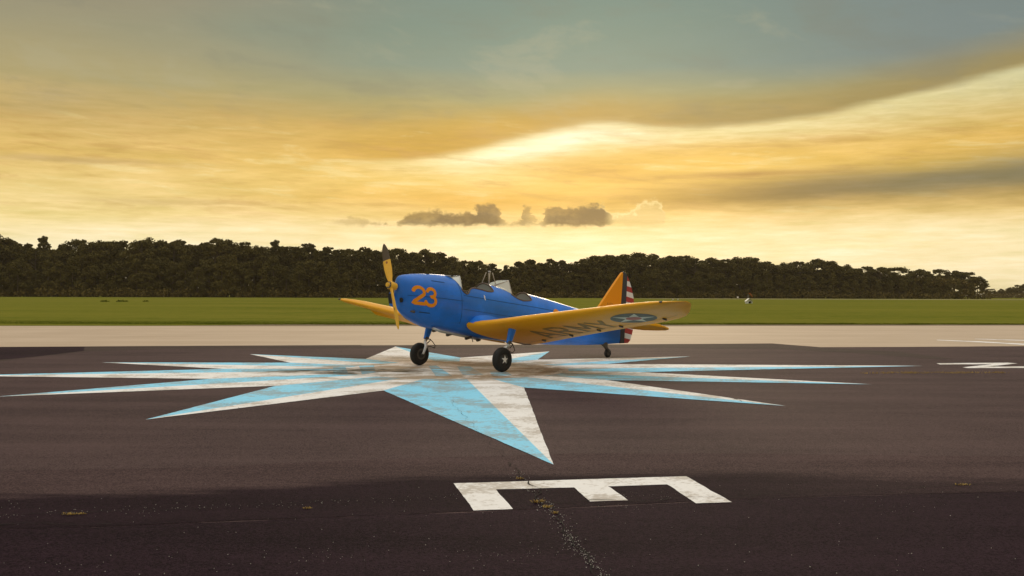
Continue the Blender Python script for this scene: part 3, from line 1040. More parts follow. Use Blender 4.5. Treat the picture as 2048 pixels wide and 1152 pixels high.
M['padding'] = mat('brown_leather_padding', (.13, .085, .06), .6, .4, var=.25, scale=20)
M['pylon'] = mat('pylon_primer', (.36, .29, .20), .6, .4, var=.2)
M['cockpit'] = mat('grey_cockpit_lining', (.30, .30, .27), .6, .3, var=.1, scale=8)
M['dark'] = mat('dark_interior', (.03, .028, .026), .8, .2)
M['seam'] = mat('panel_seam', (.012, .06, .16), .6, .3)
M['rubber'] = mat('black_hose', (.02, .018, .016), .5, .4)
g = bpy.data.materials.new('pale_sheen_perspex'); g.use_nodes = True
gt = g.node_tree; gt.nodes.clear(); T = NT(gt)
gl = T.node('ShaderNodeBsdfGlossy'); gl.inputs['Roughness'].default_value = .06; gl.inputs['Color'].default_value = (.9, .9, .85, 1)
tr = T.node('ShaderNodeBsdfTransparent'); tr.inputs['Color'].default_value = (.86, .85, .78, 1)
df = T.node('ShaderNodeBsdfDiffuse'); df.inputs['Color'].default_value = (.74, .70, .58, 1)  # pale diffuse colour stands in for sky reflected in the panes
m1 = T.node('ShaderNodeMixShader'); m2 = T.node('ShaderNodeMixShader')
m1.inputs[0].default_value = .78; m2.inputs[0].default_value = .25
gt.links.new(tr.outputs[0], m1.inputs[1]); gt.links.new(df.outputs[0], m1.inputs[2])
gt.links.new(m1.outputs[0], m2.inputs[1]); gt.links.new(gl.outputs[0], m2.inputs[2])
go = T.node('ShaderNodeOutputMaterial'); gt.links.new(m2.outputs[0], go.inputs[0])
M['perspex'] = g

HDG = radians(-133.9)
A_, B_ = gpt(1004, 745.2), gpt(839, 731.5)
MID = (A_ + B_) / 2
plane = empty('trainer_aeroplane', (MID.x, MID.y, .013), HDG)      # local: x forward, y to its left wing, z up
tag(plane, 'blue and yellow open-cockpit low-wing trainer aeroplane number 23 parked on the compass rose', 'aeroplane')

# body lines
X_ = [1.78, 1.75, 1.68, 1.53, 1.25, 1.0, .55, .2, -.5, -1.04, -1.6, -2.05, -2.35, -3.03, -4.17, -4.9, -5.78]
ZT = [1.88, 1.975, 2.035, 2.06, 2.078, 2.08, 2.07, 2.03, 1.93, 1.845, 1.745, 1.68, 1.63, 1.50, 1.265, 1.13, .98]
XB = [1.78, 1.75, 1.68, 1.53, 1.25, 1.0, .55, .2, -.5, -1.04, -1.6, -2.05, -3.4, -4.2, -5.0, -5.78]
ZB = [1.45, 1.36, 1.27, 1.16, 1.02, .93, .865, .80, .66, .60, .53, .49, .40, .37, .355, .36]
XW = [1.78, 1.75, 1.68, 1.53, 1.25, 1.0, .55, .2, -.5, -1.3, -2.0, -3.0, -4.2, -5.0, -5.78]
WW = [.06, .12, .195, .30, .38, .41, .44, .46, .47, .46, .43, .33, .20, .12, .045]


def f_zt(x): return sinterp(x, X_, ZT)
def f_zb(x): return sinterp(x, XB, ZB)
def f_w(x): return sinterp(x, XW, WW)
def f_zc(x): return f_zb(x) + (f_zt(x) - f_zb(x)) * interp(x, [1.8, 1.0, 0, -2, -5.8], [.58, .58, .56, .56, .55])


NL = 2.6


def f_nu(x): return interp(x, [-6, -2.5, .2, .9, 1.3], [2.0, 1.9, 1.85, 2.2, 2.35])


def ring_pt(x, phi):
    zt, zb, w, zc, NU = f_zt(x), f_zb(x), f_w(x), f_zc(x), f_nu(x)
    s, c = sin(phi), cos(phi)
    n = NU if c >= 0 else NL
    y = w * abs(s) ** (2 / n)
    if c < 0:
        y *= 1 - .16 * abs(c) ** 1.5
    return Vector((x, y, zc + (zt - zc) * c ** (2 / n) if c >= 0 else zc - (zc - zb) * abs(c) ** (2 / n)))


def side_y(x, z):
    """y of the left skin at height z"""
    zt, zb, w, zc, NU = f_zt(x), f_zb(x), f_w(x), f_zc(x), f_nu(x)
    if z >= zc:
        return w * (max(0, 1 - ((z - zc) / (zt - zc)) ** NU)) ** (1 / NU)
    q = min(1, (zc - z) / (zc - zb))
    return w * (max(0, 1 - q ** NL)) ** (1 / NL) * (1 - .16 * q ** (NL / 2 * 1.5))


def phi_at(x, z):
    zt, zc = f_zt(x), f_zc(x)
    q = max(0, min(1, (z - zc) / (zt - zc)))
    return math.acos(min(1, q ** (f_nu(x) / 2)))


C1, C2 = (.30, -.75), (-1.36, -2.05)
S1x = [.30, .24, .17, .10, .03, -.10, -.30, -.55, -.68, -.75]
S1z = [1.755, 1.68, 1.648, 1.675, 1.745, 1.778, 1.755, 1.705, 1.70, 1.715]
S2x = [-1.36, -1.42, -1.50, -1.60, -1.73, -1.90, -2.0, -2.05]
S2z = [1.64, 1.60, 1.555, 1.52, 1.495, 1.495, 1.505, 1.515]


def seg_x(a, b, step):
    n = max(2, int(abs(a - b) / step))
    return [a + (b - a) * i / n for i in range(n + 1)]


fus = bmesh.new()
NPH = 22


def loft(xs, phi0):
    rows = []
    for x in xs:
        p0 = phi0(x)
        left = [ring_pt(x, p0 + (pi - p0) * k / NPH) for k in range(NPH + 1)]
        row = [fus.verts.new(p) for p in left] + [fus.verts.new(Vector((p.x, -p.y, p.z))) for p in left[-2::-1]]
        rows.append(row)
    for a, b in zip(rows, rows[1:]):
        for k in range(len(a) - 1):
            fus.faces.new((a[k], a[k + 1], b[k + 1], b[k]))
    return rows


r_nose = loft([1.78, 1.77, 1.75, 1.72, 1.68, 1.62, 1.55] + seg_x(1.48, C1[0], .10), lambda x: 0)
loft(seg_x(C1[0], C1[1], .035), lambda x: phi_at(x, sinterp(x, S1x, S1z)))
loft(seg_x(C1[1], C2[0], .10), lambda x: 0)
loft(seg_x(C2[0], C2[1], .03), lambda x: phi_at(x, sinterp(x, S2x, S2z)))
loft(seg_x(C2[1], -5.78, .14), lambda x: 0)
fus.faces.new(r_nose[0][:-1])
bmesh.ops.remove_doubles(fus, verts=fus.verts[:], dist=1e-4)
bmesh.ops.recalc_face_normals(fus, faces=fus.faces[:])
fuselage = bm_obj('fuselage', fus, M['blue'], plane, angle=50)

# cockpit linings: tub sides just inside the skin, bulkheads, rims
for (x0, x1), sx, sz in ((C1, S1x, S1z), (C2, S2x, S2z)):
    bm = bmesh.new()
    rows = []
    for x in seg_x(x0 - .004, x1 + .004, .05):
        z0 = sinterp(x, sx, sz) + .004
        pts = []
        for z in (z0, z0 - .12, 1.25):
            pts.append(Vector((x, side_y(x, min(z, f_zt(x) - .02)) - .012, z)))
        rows.append([bm.verts.new(p) for p in pts] + [bm.verts.new(Vector((p.x, -p.y, p.z))) for p in pts[::-1]])
    for a, b in zip(rows, rows[1:]):
        for k in range(5):
            bm.faces.new((a[k], b[k], b[k + 1], a[k + 1]))
    bm_obj('cockpit_tub', bm, M['cockpit'], plane)
    for x, nm, mt, xo in ((x0, 'instrument_panel', 'dark', -.006), (x1, 'cockpit_bulkhead', 'cockpit', .006)):
        bm = bmesh.new()
        zs = 1.25
        ph = phi_at(x, zs)
        pts = [ring_pt(x, ph * k / 14) for k in range(15)]
        ring = [Vector((x + xo, p.y * .985, p.z - .004)) for p in pts[::-1]] + [Vector((x + xo, -p.y * .985, p.z - .004)) for p in pts[1:]]
        bm.faces.new([bm.verts.new(p) for p in ring])
        bm_obj(nm, bm, M[mt], plane)
    # padded rim: along both sills and over the rear arch
    side = [ring_pt(x, phi_at(x, sinterp(x, sx, sz))) for x in seg_x(x0, x1, .03)]
    arch = [ring_pt(x1, phi_at(x1, sz[-1]) * (1 - k / 10)) for k in range(1, 11)]
    path = side + arch
    path = path + [Vector((p.x, -p.y, p.z)) for p in path[-2::-1]]
    bm_obj('cockpit_rim', tube_bm([p + Vector((.004, 0, .004)) for p in path], .017, 7), M['padding'], plane, smooth=True)

# windscreens
def windscreen(x_f, x_t, x_r, y_c, y_s, z_t, z_r):
    # x_f front of base on the centre line, x_t top edge, x_r rear of side base
    cf = [Vector((x_f, s * y_c * .8, f_zt(x_f) - .02)) for s in (-1, 1)]
    tp = [Vector((x_t, s * y_c, z_t)) for s in (-1, 1)]
    rp = ring_pt(x_r, phi_at(x_r, z_r))
    sr = [Vector((x_r, s * (rp.y + .006), rp.z + .006)) for s in (-1, 1)]
    fr = empty('windscreen', (0, 0, 0)); fr.parent = plane
    bm = bmesh.new(); bm.faces.new([bm.verts.new(p) for p in (cf[0], cf[1], tp[1], tp[0])])
    bm_obj('front_pane', bm, M['perspex'], fr)
    for s in (0, 1):
        bm = bmesh.new()
        # lower edge follows the curved skin
        low = []
        ph1 = phi_at(x_r, z_r)
        for k in range(10):
            t = k / 9
            x = x_f + (x_r - x_f) * t ** .8
            p = ring_pt(x, .28 + (ph1 - .28) * t)
            low.append(Vector((x, (p.y + .006) * (1 if s else -1), p.z + .006)))
        low[0] = cf[s]
        tv = bm.verts.new(tp[s]); lv = [bm.verts.new(p) for p in low]
        for a, b in zip(lv, lv[1:]): bm.faces.new((tv, a, b))
        bm_obj('side_pane', bm, M['perspex'], fr)
    bm = tube_bm([cf[0], tp[0], sr[0]], .008, 6)
    tube_bm([cf[1], tp[1], sr[1]], .008, 6, bm); tube_bm([tp[0], tp[1]], .009, 6, bm); tube_bm([cf[0], cf[1]], .008, 6, bm)
    bm_obj('frame', bm, M['metal'], fr, smooth=True)


windscreen(.52, .20, .285, .235, .385, 2.04, 1.755)
windscreen(-.90, -1.39, -1.385, .18, .385, 1.965, 1.645)

# crash pylon between the cockpits
bm = bmesh.new()
for a, b in (((-.80, .13, 1.85), (-.92, .04, 2.15)), ((-.80, -.13, 1.85), (-.92, -.08, 2.15)), ((-1.05, .11, 1.83), (-1.0, .04, 2.14)), ((-1.05, -.13, 1.83), (-1.0, -.08, 2.14)), ((-.92, 0, 1.84), (-.95, -.02, 2.14))):
    tube_bm([a, b], .012, 6, bm)
cp = bm_obj('crash_pylon', bm, M['pylon'], plane, smooth=True)
bm_obj('top_bar', tube_bm([(-.86, .055, 2.165), (-.94, .03, 2.165), (-1.06, -.10, 2.145)], .016, 7), M['metal'], cp, smooth=True)

# seams on the cowling and side panels
def side_strip(pts, w, name, m_, par, off=.003, sgn=1):
    bm = bmesh.new(); prev = None
    dense = []
    for (xa, za), (xb, zb) in zip(pts, pts[1:]):
        k = max(2, int(max(abs(xb - xa), abs(zb - za)) / .06))
        dense += [(xa + (xb - xa) * i / k, za + (zb - za) * i / k) for i in range(k)]
    dense.append(pts[-1])
    for i, (x, z) in enumerate(dense):
        a = dense[max(0, i - 1)]; b = dense[min(len(dense) - 1, i + 1)]
        d = Vector((b[0] - a[0], b[1] - a[1])).normalized(); n = Vector((-d.y, d.x)) * w / 2
        cur = []
        for q in (1, -1):
            X, Z = x + n.x * q, z + n.y * q
            cur.append(bm.verts.new((X, sgn * (side_y(X, Z) + off), Z)))
        if prev: bm.faces.new((prev[0], prev[1], cur[1], cur[0]))
        prev = cur
    return bm_obj(name, bm, m_, par)


for sg in (1, -1):
    side_strip([(1.66, 1.62), (.9, 1.56), (.30, 1.50)], .010, 'seam', M['seam'], fuselage, sgn=sg)
    side_strip([(.36, 1.92), (.34, 1.5), (.30, 1.0)], .009, 'seam', M['seam'], fuselage, sgn=sg)
    side_strip([(1.1, 1.93), (.75, 1.895)], .016, 'seam', M['seam'], fuselage, sgn=sg)
    side_strip([(.28, 1.62), (-.8, 1.49), (-2.2, 1.33), (-3.2, 1.20)], .011, 'seam', M['seam'], fuselage, sgn=sg)
    side_strip([(.28, 1.32), (-1.0, 1.16), (-2.4, 1.02), (-4.4, .84)], .008, 'seam', M['seam'], fuselage, sgn=sg)
    side_strip([(1.40, 1.27), (1.15, 1.24)], .022, 'seam', M['seam'], fuselage, sgn=sg)

# small fittings on the cowling top
for x, y in ((1.02, .10), (.42, .22)):
    bm_obj('cowl_latch', box_bm((x, y, ring_pt(x, .3).z + .006), (.07, .03, .02), bevel=.004), M['navy'], fuselage)

# numerals 23
def ribbon(pts, w, mapf, bm, caps=True):
    """Rounded stroke laid on a surface by mapf(a, b)."""
    n = len(pts)
    prev = None
    pv = [Vector(p) for p in pts]
    for i in range(n):
        d = (pv[min(i + 1, n - 1)] - pv[max(i - 1, 0)]).normalized(); nn = Vector((-d.y, d.x)) * w / 2
        cur = [bm.verts.new(mapf(*(pv[i] + nn * q))) for q in (1, .5, 0, -.5, -1)]
        if prev:
            for k in range(4): bm.faces.new((prev[k], prev[k + 1], cur[k + 1], cur[k]))
        prev = cur
    if caps:
        for e, d in ((pv[0], pv[0] - pv[1]), (pv[-1], pv[-1] - pv[-2])):
            d.normalize(); nn = Vector((-d.y, d.x))
            c = bm.verts.new(mapf(*e))
            arc = [bm.verts.new(mapf(*(e + (nn * cos(t) + d * sin(t)) * w / 2))) for t in (pi * k / 10 for k in range(11))]
            for a, b in zip(arc, arc[1:]): bm.faces.new((c, a, b))
    return bm


def arc_pts(cx, cy, rx, ry, a0, a1, n):
    return [(cx + rx * cos(radians(a0 + (a1 - a0) * k / n)), cy + ry * sin(radians(a0 + (a1 - a0) * k / n))) for k in range(n + 1)]


def densify(pts, s=.03):
    out = []
    for a, b in zip(pts, pts[1:]):
        L = sqrt((a[0] - b[0]) ** 2 + (a[1] - b[1]) ** 2); k = max(1, int(L / s))
        out += [(a[0] + (b[0] - a[0]) * i / k, a[1] + (b[1] - a[1]) * i / k) for i in range(k)]
    return out + [pts[-1]]


two = arc_pts(.15, .265, .115, .095, 165, -28, 12) + [(.05, .075), (.022, .03)] + [(.262, .03)]
three = arc_pts(.14, .275, .10, .085, 160, -80, 12) + [(.115, .188)] + arc_pts(.13, .11, .125, .095, 72, -165, 13)


def num_map(x0, z0, lean):
    def f(a, b):
        x = x0 - a; z = z0 + b * 1.03 - a * .10
        x += b * lean
        return Vector((x, side_y(x, z) + .005, z))
    return f


bm = bmesh.new(); ribbon(densify(two), .070, num_map(1.575, 1.435, .09), bm)
bmesh.ops.recalc_face_normals(bm, faces=bm.faces[:])
bm_obj('numeral_two', bm, M['orange'], fuselage)
bm = bmesh.new(); ribbon(densify(three), .070, num_map(1.300, 1.40, .03), bm)
bm_obj('numeral_three', bm, M['orange'], fuselage)
# top of another numeral further aft, mostly hidden by the wing
bm = bmesh.new(); ribbon(densify(arc_pts(0, 0, .12, .12, 160, -30, 12)), .075, lambda a, b: Vector((-2.90 - a, side_y(-2.9 - a, 1.14 + b) + .005, 1.14 + b)), bm)
bm_obj('aft_numeral', bm, M['orange'], fuselage)
# small pale emblem below the front cockpit
bm = bmesh.new(); ribbon([(0, .05), (.004, .02), (-.003, -.02), (.006, -.045)], .022, lambda a, b: Vector((-.36 - a, side_y(-.36 - a, 1.57 + b) + .005, 1.57 + b)), bm)
ribbon([(-.018, .012), (.02, .018)], .014, lambda a, b: Vector((-.36 - a, side_y(-.36 - a, 1.57 + b) + .006, 1.57 + b)), bm)
bm_obj('emblem', bm, M['white'], fuselage)

# nose intake and spinner
ni = bm_obj('air_intake', box_bm((1.78, -.15, 1.53), (.10, .15, .30), Matrix.Rotation(radians(8), 3, 'Y'), bevel=.03), M['blue'], plane, angle=40)
bm_obj('intake_grille', box_bm((1.835, -.15, 1.55), (.012, .10, .21), Matrix.Rotation(radians(8), 3, 'Y')), M['dark'], ni)
bm_obj('intake_port', lathe_bm([(0, .05), (.02, .05), (.021, .0)], 20, 'X', (1.75, .13, 1.52)), M['dark'], ni)
bm_obj('exhaust_stub', tube_bm([(1.55, side_y(1.55, 1.28) - .03, 1.30), (1.50, side_y(1.5, 1.28) + .03, 1.27)], .028, 8), M['steel'], plane, smooth=True)

# propeller
prop = empty('propeller', (1.93, 0, 1.82)); prop.parent = plane
up0 = Vector((-.208, 0, .978)); lat = Vector((0, -1, 0)); axis = up0.cross(lat).normalized()
if axis.x < 0: axis = -axis
TH = radians(28)
up = up0 * cos(TH) + lat * sin(TH)
hb = bmesh.new()
for pr in ([(-.12, .075), (-.02, .085), (.05, .085), (.06, .05), (.11, .045), (.115, 0)],):
    ring = lathe_bm(pr, 20, 'X', bm=hb)
rotm = axis.to_track_quat('X', 'Z').to_matrix()
for v in hb.verts: v.co = rotm @ v.co
bm_obj('hub', hb, M['prop_yellow'], prop, angle=35)
fb = lathe_bm([(.052, .074), (.066, .074), (.068, 0)], 20, 'X')
for v in fb.verts: v.co = rotm @ v.co
hub_face = bm_obj('hub_plate', fb, M['steel'], prop, angle=35)
bb = bmesh.new()
for k in range(6):
    t = k * pi / 3
    lathe_bm([(.066, .011), (.078, .011), (.079, 0)], 6, 'X', (0, .05 * cos(t), .05 * sin(t)), bb)
for v in bb.verts: v.co = rotm @ v.co
bm_obj('bolt_ring', bb, M['metal'], prop)
RAD = 1.03


def blade(sgn):
    d = up * sgn
    tang = axis.cross(d).normalized()
    st = [(.03, .085, .075, 40), (.12, .095, .065, 38), (.22, .140, .052, 34), (.40, .178, .036, 27), (.60, .180, .024, 21), (.76, .165, .017, 17), (.88, .130, .012, 15), (.95, .080, .010, 14), (.985, .046, .007, 13), (1.0, .012, .004, 13)]
    b = bmesh.new(); rings = []
    for fr, ch, th, pit in st:
        a = radians(-pit)
        cdir = tang * cos(a) - axis * sin(a)
        tdir = (cdir.cross(d)).normalized()
        ring = []
        for k in range(12):
            t = 2 * pi * k / 12
            ring.append(b.verts.new(d * fr * RAD + cdir * (cos(t) * ch / 2) + tdir * (sin(t) * th / 2)))
        rings.append(ring)
    nt_ = len(rings)
    for i, (p, q) in enumerate(zip(rings, rings[1:])):
        for k in range(12):
            f = b.faces.new((p[k], p[(k + 1) % 12], q[(k + 1) % 12], q[k]))
            f.material_index = 1 if sgn > 0 and st[i][0] >= .60 else 0
    f = b.faces.new(rings[-1]); f.material_index = 1 if sgn > 0 else 0
    bmesh.ops.recalc_face_normals(b, faces=b.faces[:])
    bm_obj('blade', b, [M['prop_yellow'], M['tip']], prop, smooth=True)
    # maker's decal
    a = radians(-23); cdir = tang * cos(a) - axis * sin(a); nrm = cdir.cross(d).normalized()
    if nrm.x < 0: nrm = -nrm
    db = bmesh.new()
    db.faces.new([db.verts.new(d * .54 * RAD + nrm * .016 + cdir * (.022 * cos(t)) + d * (.03 * sin(t))) for t in (2 * pi * k / 14 for k in range(14))])
    bm_obj('decal', db, M['decal'], prop)


blade(1); blade(-1)


# wings -------------------------------------------------------------
YS = [.36, .50, .80, 1.2, 1.7, 2.3, 3.0, 3.7, 4.3, 4.7, 4.95, 5.15, 5.30, 5.40, 5.46, 5.49]


def le_x(y):
    b = .10 - .115 * (y - .45)
    return b - (.36 * ((y - 4.9) / .59) ** 2.6 if y > 4.9 else 0)


def le_z(y):
    return sinterp(y, [.3, .45, .9, 1.4, 2.4, 3.5, 4.8, 5.49], [.985, .985, 1.02, 1.085, 1.205, 1.335, 1.48, 1.525])


def te_x(y):
    b = -1.86 + .02 * (y - .45)
    return b + (.72 * ((y - 4.25) / 1.24) ** 2.0 if y > 4.25 else 0)


def inc(y): return radians(interp(y, [.4, 2.5, 5.5], [14.5, 13.5, 12.5]))


def thick(y): return interp(y, [.4, 2, 4.6, 5.2, 5.49], [.155, .145, .12, .10, .06])


def naca(u, t): return 5 * t * (.2969 * sqrt(u) - .1260 * u - .3516 * u * u + .2843 * u ** 3 - .1030 * u ** 4)


def wing_pt(y, u, up_, off=0.0, sgn=1):
    xl, xt = le_x(y), te_x(y)
    ch = (xl - xt) / cos(inc(y))
    t = thick(y)
    cam_ = .02 * 4 * u * (1 - u)
    h = cam_ + (naca(u, t) if up_ else -naca(u, t))
    a = inc(y)
    px, pz = u * ch, h * ch + (off if up_ else -off)
    # tip thins out around the mean line
    drop = 0
    yy = y if y < 4.9 else 4.9 + (y - 4.9) * .80
    return Vector((xl - px * cos(a) - pz * sin(a), sgn * yy, le_z(y) - px * sin(a) + pz * cos(a)))


UP = [0, .004, .012, .03, .06, .10, .16, .24, .34, .46, .58, .70, .82, .92, .975, 1.0]
for sgn in (1, -1):
    b = bmesh.new(); rows = []
    for y in YS:
        pts = [wing_pt(y, u, True, 0, sgn) for u in UP[::-1]] + [wing_pt(y, u, False, 0, sgn) for u in UP[1:]]
        rows.append([b.verts.new(p) for p in pts])
    for p, q in zip(rows, rows[1:]):
        for k in range(len(p) - 1):
            b.faces.new((p[k], p[k + 1], q[k + 1], q[k]))
    b.faces.new(rows[-1]); b.faces.new(rows[0])
    bmesh.ops.remove_doubles(b, verts=b.verts[:], dist=1e-5)
    bmesh.ops.recalc_face_normals(b, faces=b.faces[:])
    wing = bm_obj('wing', b, M['yellow'], plane, angle=60)
    # aileron gap and flap gap, lower side
    for y0, y1, u0 in ((2.75, 4.85, .80), (.75, 2.68, .83)):
        gb_ = bmesh.new(); prev = None
        for k in range(13):
            y = y0 + (y1 - y0) * k / 12
            cur = [gb_.verts.new(wing_pt(y, u0 + d, False, .004, sgn)) for d in (-.005, .005)]
            if prev: gb_.faces.new((prev[0], prev[1], cur[1], cur[0]))
            prev = cur
        bm_obj('control_gap', gb_, M['faded_letter'], wing)
    if sgn < 0:                       # this aileron hangs a little below the wing
        ab = bmesh.new(); rows = []
        for k in range(11):
            y = 2.80 + (4.95 - 2.80) * k / 10
            h_ = wing_pt(y, .80, False, .01, sgn); t_ = wing_pt(y, 1.0, False, 0, sgn)
            d_ = (t_ - h_); e_ = h_ + Vector((d_.x * .98, 0, d_.z - .15))
            rows.append([ab.verts.new(p) for p in (h_ + Vector((0, 0, .03)), e_ + Vector((0, 0, .012)), e_, h_ - Vector((0, 0, .01)))])
        for p, q in zip(rows, rows[1:]):
            for k in range(4): ab.faces.new((p[k], p[(k + 1) % 4], q[(k + 1) % 4], q[k]))
        ab.faces.new(rows[0]); ab.faces.new(rows[-1])
        bmesh.ops.recalc_face_normals(ab, faces=ab.faces[:])
        bm_obj('aileron', ab, M['yellow'], wing)
    # hinge brackets
    for y, u in ((1.15, .84), (1.95, .84), (2.75, .82), (3.35, .81), (4.45, .81)):
        hb = box_bm((0, 0, 0), (.13, .035, .045), bevel=.008)
        c = wing_pt(y, u, False, .012, sgn)
        for v in hb.verts: v.co = Matrix.Rotation(inc(y), 3, 'Y').transposed() @ v.co + c
        bm_obj('hinge', hb, M['steel'], wing)
    # navigation lamp near the tip
    nb_ = lathe_bm([(0, .022), (.05, .020), (.085, 0)], 10, 'X', wing_pt(5.12, .02, True, -.01, sgn))
    bm_obj('navigation_lamp', nb_, M['steel'], wing)
    # dark fittings on the leading edge of the far wing
    if sgn < 0:
        for y in (1.53, 2.02):
            fb_ = bmesh.new(); rr_ = []
            for yy in (y - .035, y + .035):
                rr_.append([fb_.verts.new(wing_pt(yy, u, True, .008, sgn)) for u in (.05, .025, .008, 0)] + [fb_.verts.new(wing_pt(yy, u, False, .008, sgn)) for u in (.008, .03, .07, .11)])
            for k in range(7): fb_.faces.new((rr_[0][k], rr_[0][k + 1], rr_[1][k + 1], rr_[1][k]))
            bm_obj('leading_edge_fitting', fb_, M['steel'], wing)
    # star insignia on the lower surface
    def under(y0, u0, ysz, usz, off, s=sgn):
        return lambda a, b_: wing_pt(y0 + a * ysz, u0 - b_ * usz, False, off, s)
    R0 = .46
    cmap = lambda off: (lambda a, b_: wing_pt(4.02 + a, .50 - b_ / ((le_x(4.02 + a) - te_x(4.02 + a)) / cos(inc(4.0))), False, off, sgn))
    def disc(r0, r1, off, m_, name, par):
        d_ = bmesh.new(); mp = cmap(off); rings = []
        for r in (r0, (r0 + r1) / 2, r1):
            rings.append([d_.verts.new(mp(r * cos(t), r * sin(t))) for t in (2 * pi * k / 40 for k in range(40))])
        for p, q in zip(rings, rings[1:]):
            for k in range(40): d_.faces.new((p[k], p[(k + 1) % 40], q[(k + 1) % 40], q[k]))
        if r0 < .02: pass
        return bm_obj(name, d_, m_, par)
    disc(.01, R0, .004, M['insig_blue'], 'insignia_disc', wing)
    d_ = bmesh.new(); mp = cmap(.007); c = d_.verts.new(mp(0, 0)); rings = []
    for f_ in (.35, .7, 1.0):
        ring = []
        for k in range(10):
            t = pi / 2 + pi + k * pi / 5      # one point towards the trailing edge
            r = R0 * .97 * f_ * (1 if k % 2 == 0 else .385)
            ring.append(d_.verts.new(mp(r * cos(t), r * sin(t))))
        rings.append(ring)
    for k in range(10): d_.faces.new((c, rings[0][k], rings[0][(k + 1) % 10]))
    for p, q in zip(rings, rings[1:]):
        for k in range(10): d_.faces.new((p[k], p[(k + 1) % 10], q[(k + 1) % 10], q[k]))
    bm_obj('insignia_star', d_, M['insig_white'], wing)
    disc(.005, R0 * .34, .010, M['insig_red'], 'insignia_spot', wing)
    # big faded lettering on the lower surface
    L = {'A': [[(0, 0), (.32, 1), (.64, 0)], [(.14, .34), (.5, .34)]], 'R': [[(.04, 0), (.04, 1), (.40, 1), (.56, .88), (.56, .64), (.40, .5), (.06, .5)], [(.30, .5), (.60, 0)]],
         'M': [[(.04, 0), (.04, 1), (.36, .3), (.68, 1), (.68, 0)]], 'Y': [[(0, 1), (.32, .48), (.64, 1)], [(.32, .5), (.32, 0)]],
         'U': [[(.04, 1), (.04, .2), (.16, .03), (.44, .03), (.56, .2), (.56, 1)]], 'S': [[(.54, .86), (.42, .98), (.16, .98), (.05, .86), (.05, .64), (.16, .54), (.42, .48), (.54, .36), (.54, .14), (.42, .02), (.16, .02), (.04, .14)]], '.': [[(.1, 0), (.1, .10)]]}
    word = 'ARMY' if sgn > 0 else 'U.S.'
    y = 1.42 if sgn > 0 else 3.0
    for chh in word:
        sc = .60
        lb = bmesh.new()
        for stx in L[chh]:
            base_y = y
            def lm(a, b_, base_y=base_y):
                yy = base_y + a * sc if sgn > 0 else base_y - a * sc
                return wing_pt(yy, .86 - .50 * (b_) * .98 - .03, False, .004, sgn)
            ribbon(densify(stx, .06), .15, lm, lb, caps=False)
        bm_obj('letter', lb, M['faded_letter'], wing)
        y += (.52 if sgn > 0 else -.52) if chh != '.' else (.2 if sgn > 0 else -.2)
    # blue root fillet
    fb = bmesh.new(); rows = []
    for k in range(16):
        u = .0 + k / 15
        a = wing_pt(.62, max(u, .002), True, .004, sgn)
        xx = a.x
        zz = a.z + .13 * sin(pi * min(1, u * 1.05)) ** .5 * (1 - .25 * u) + .03
        zz = max(zz, f_zb(xx) + .02)
        cpt = Vector((xx, sgn * (side_y(xx, zz) - .003), zz))
        m_ = Vector((xx, sgn * (side_y(xx, zz) * .55 + .62 * .45), (a.z * .72 + zz * .28)))
        rows.append([fb.verts.new(p) for p in (a, m_, cpt)])
    for p, q in zip(rows, rows[1:]):
        for k in range(2): fb.faces.new((p[k], p[k + 1], q[k + 1], q[k]))
    bmesh.ops.recalc_face_normals(fb, faces=fb.faces[:])
    bm_obj('wing_fillet', fb, M['blue'], plane, smooth=True)


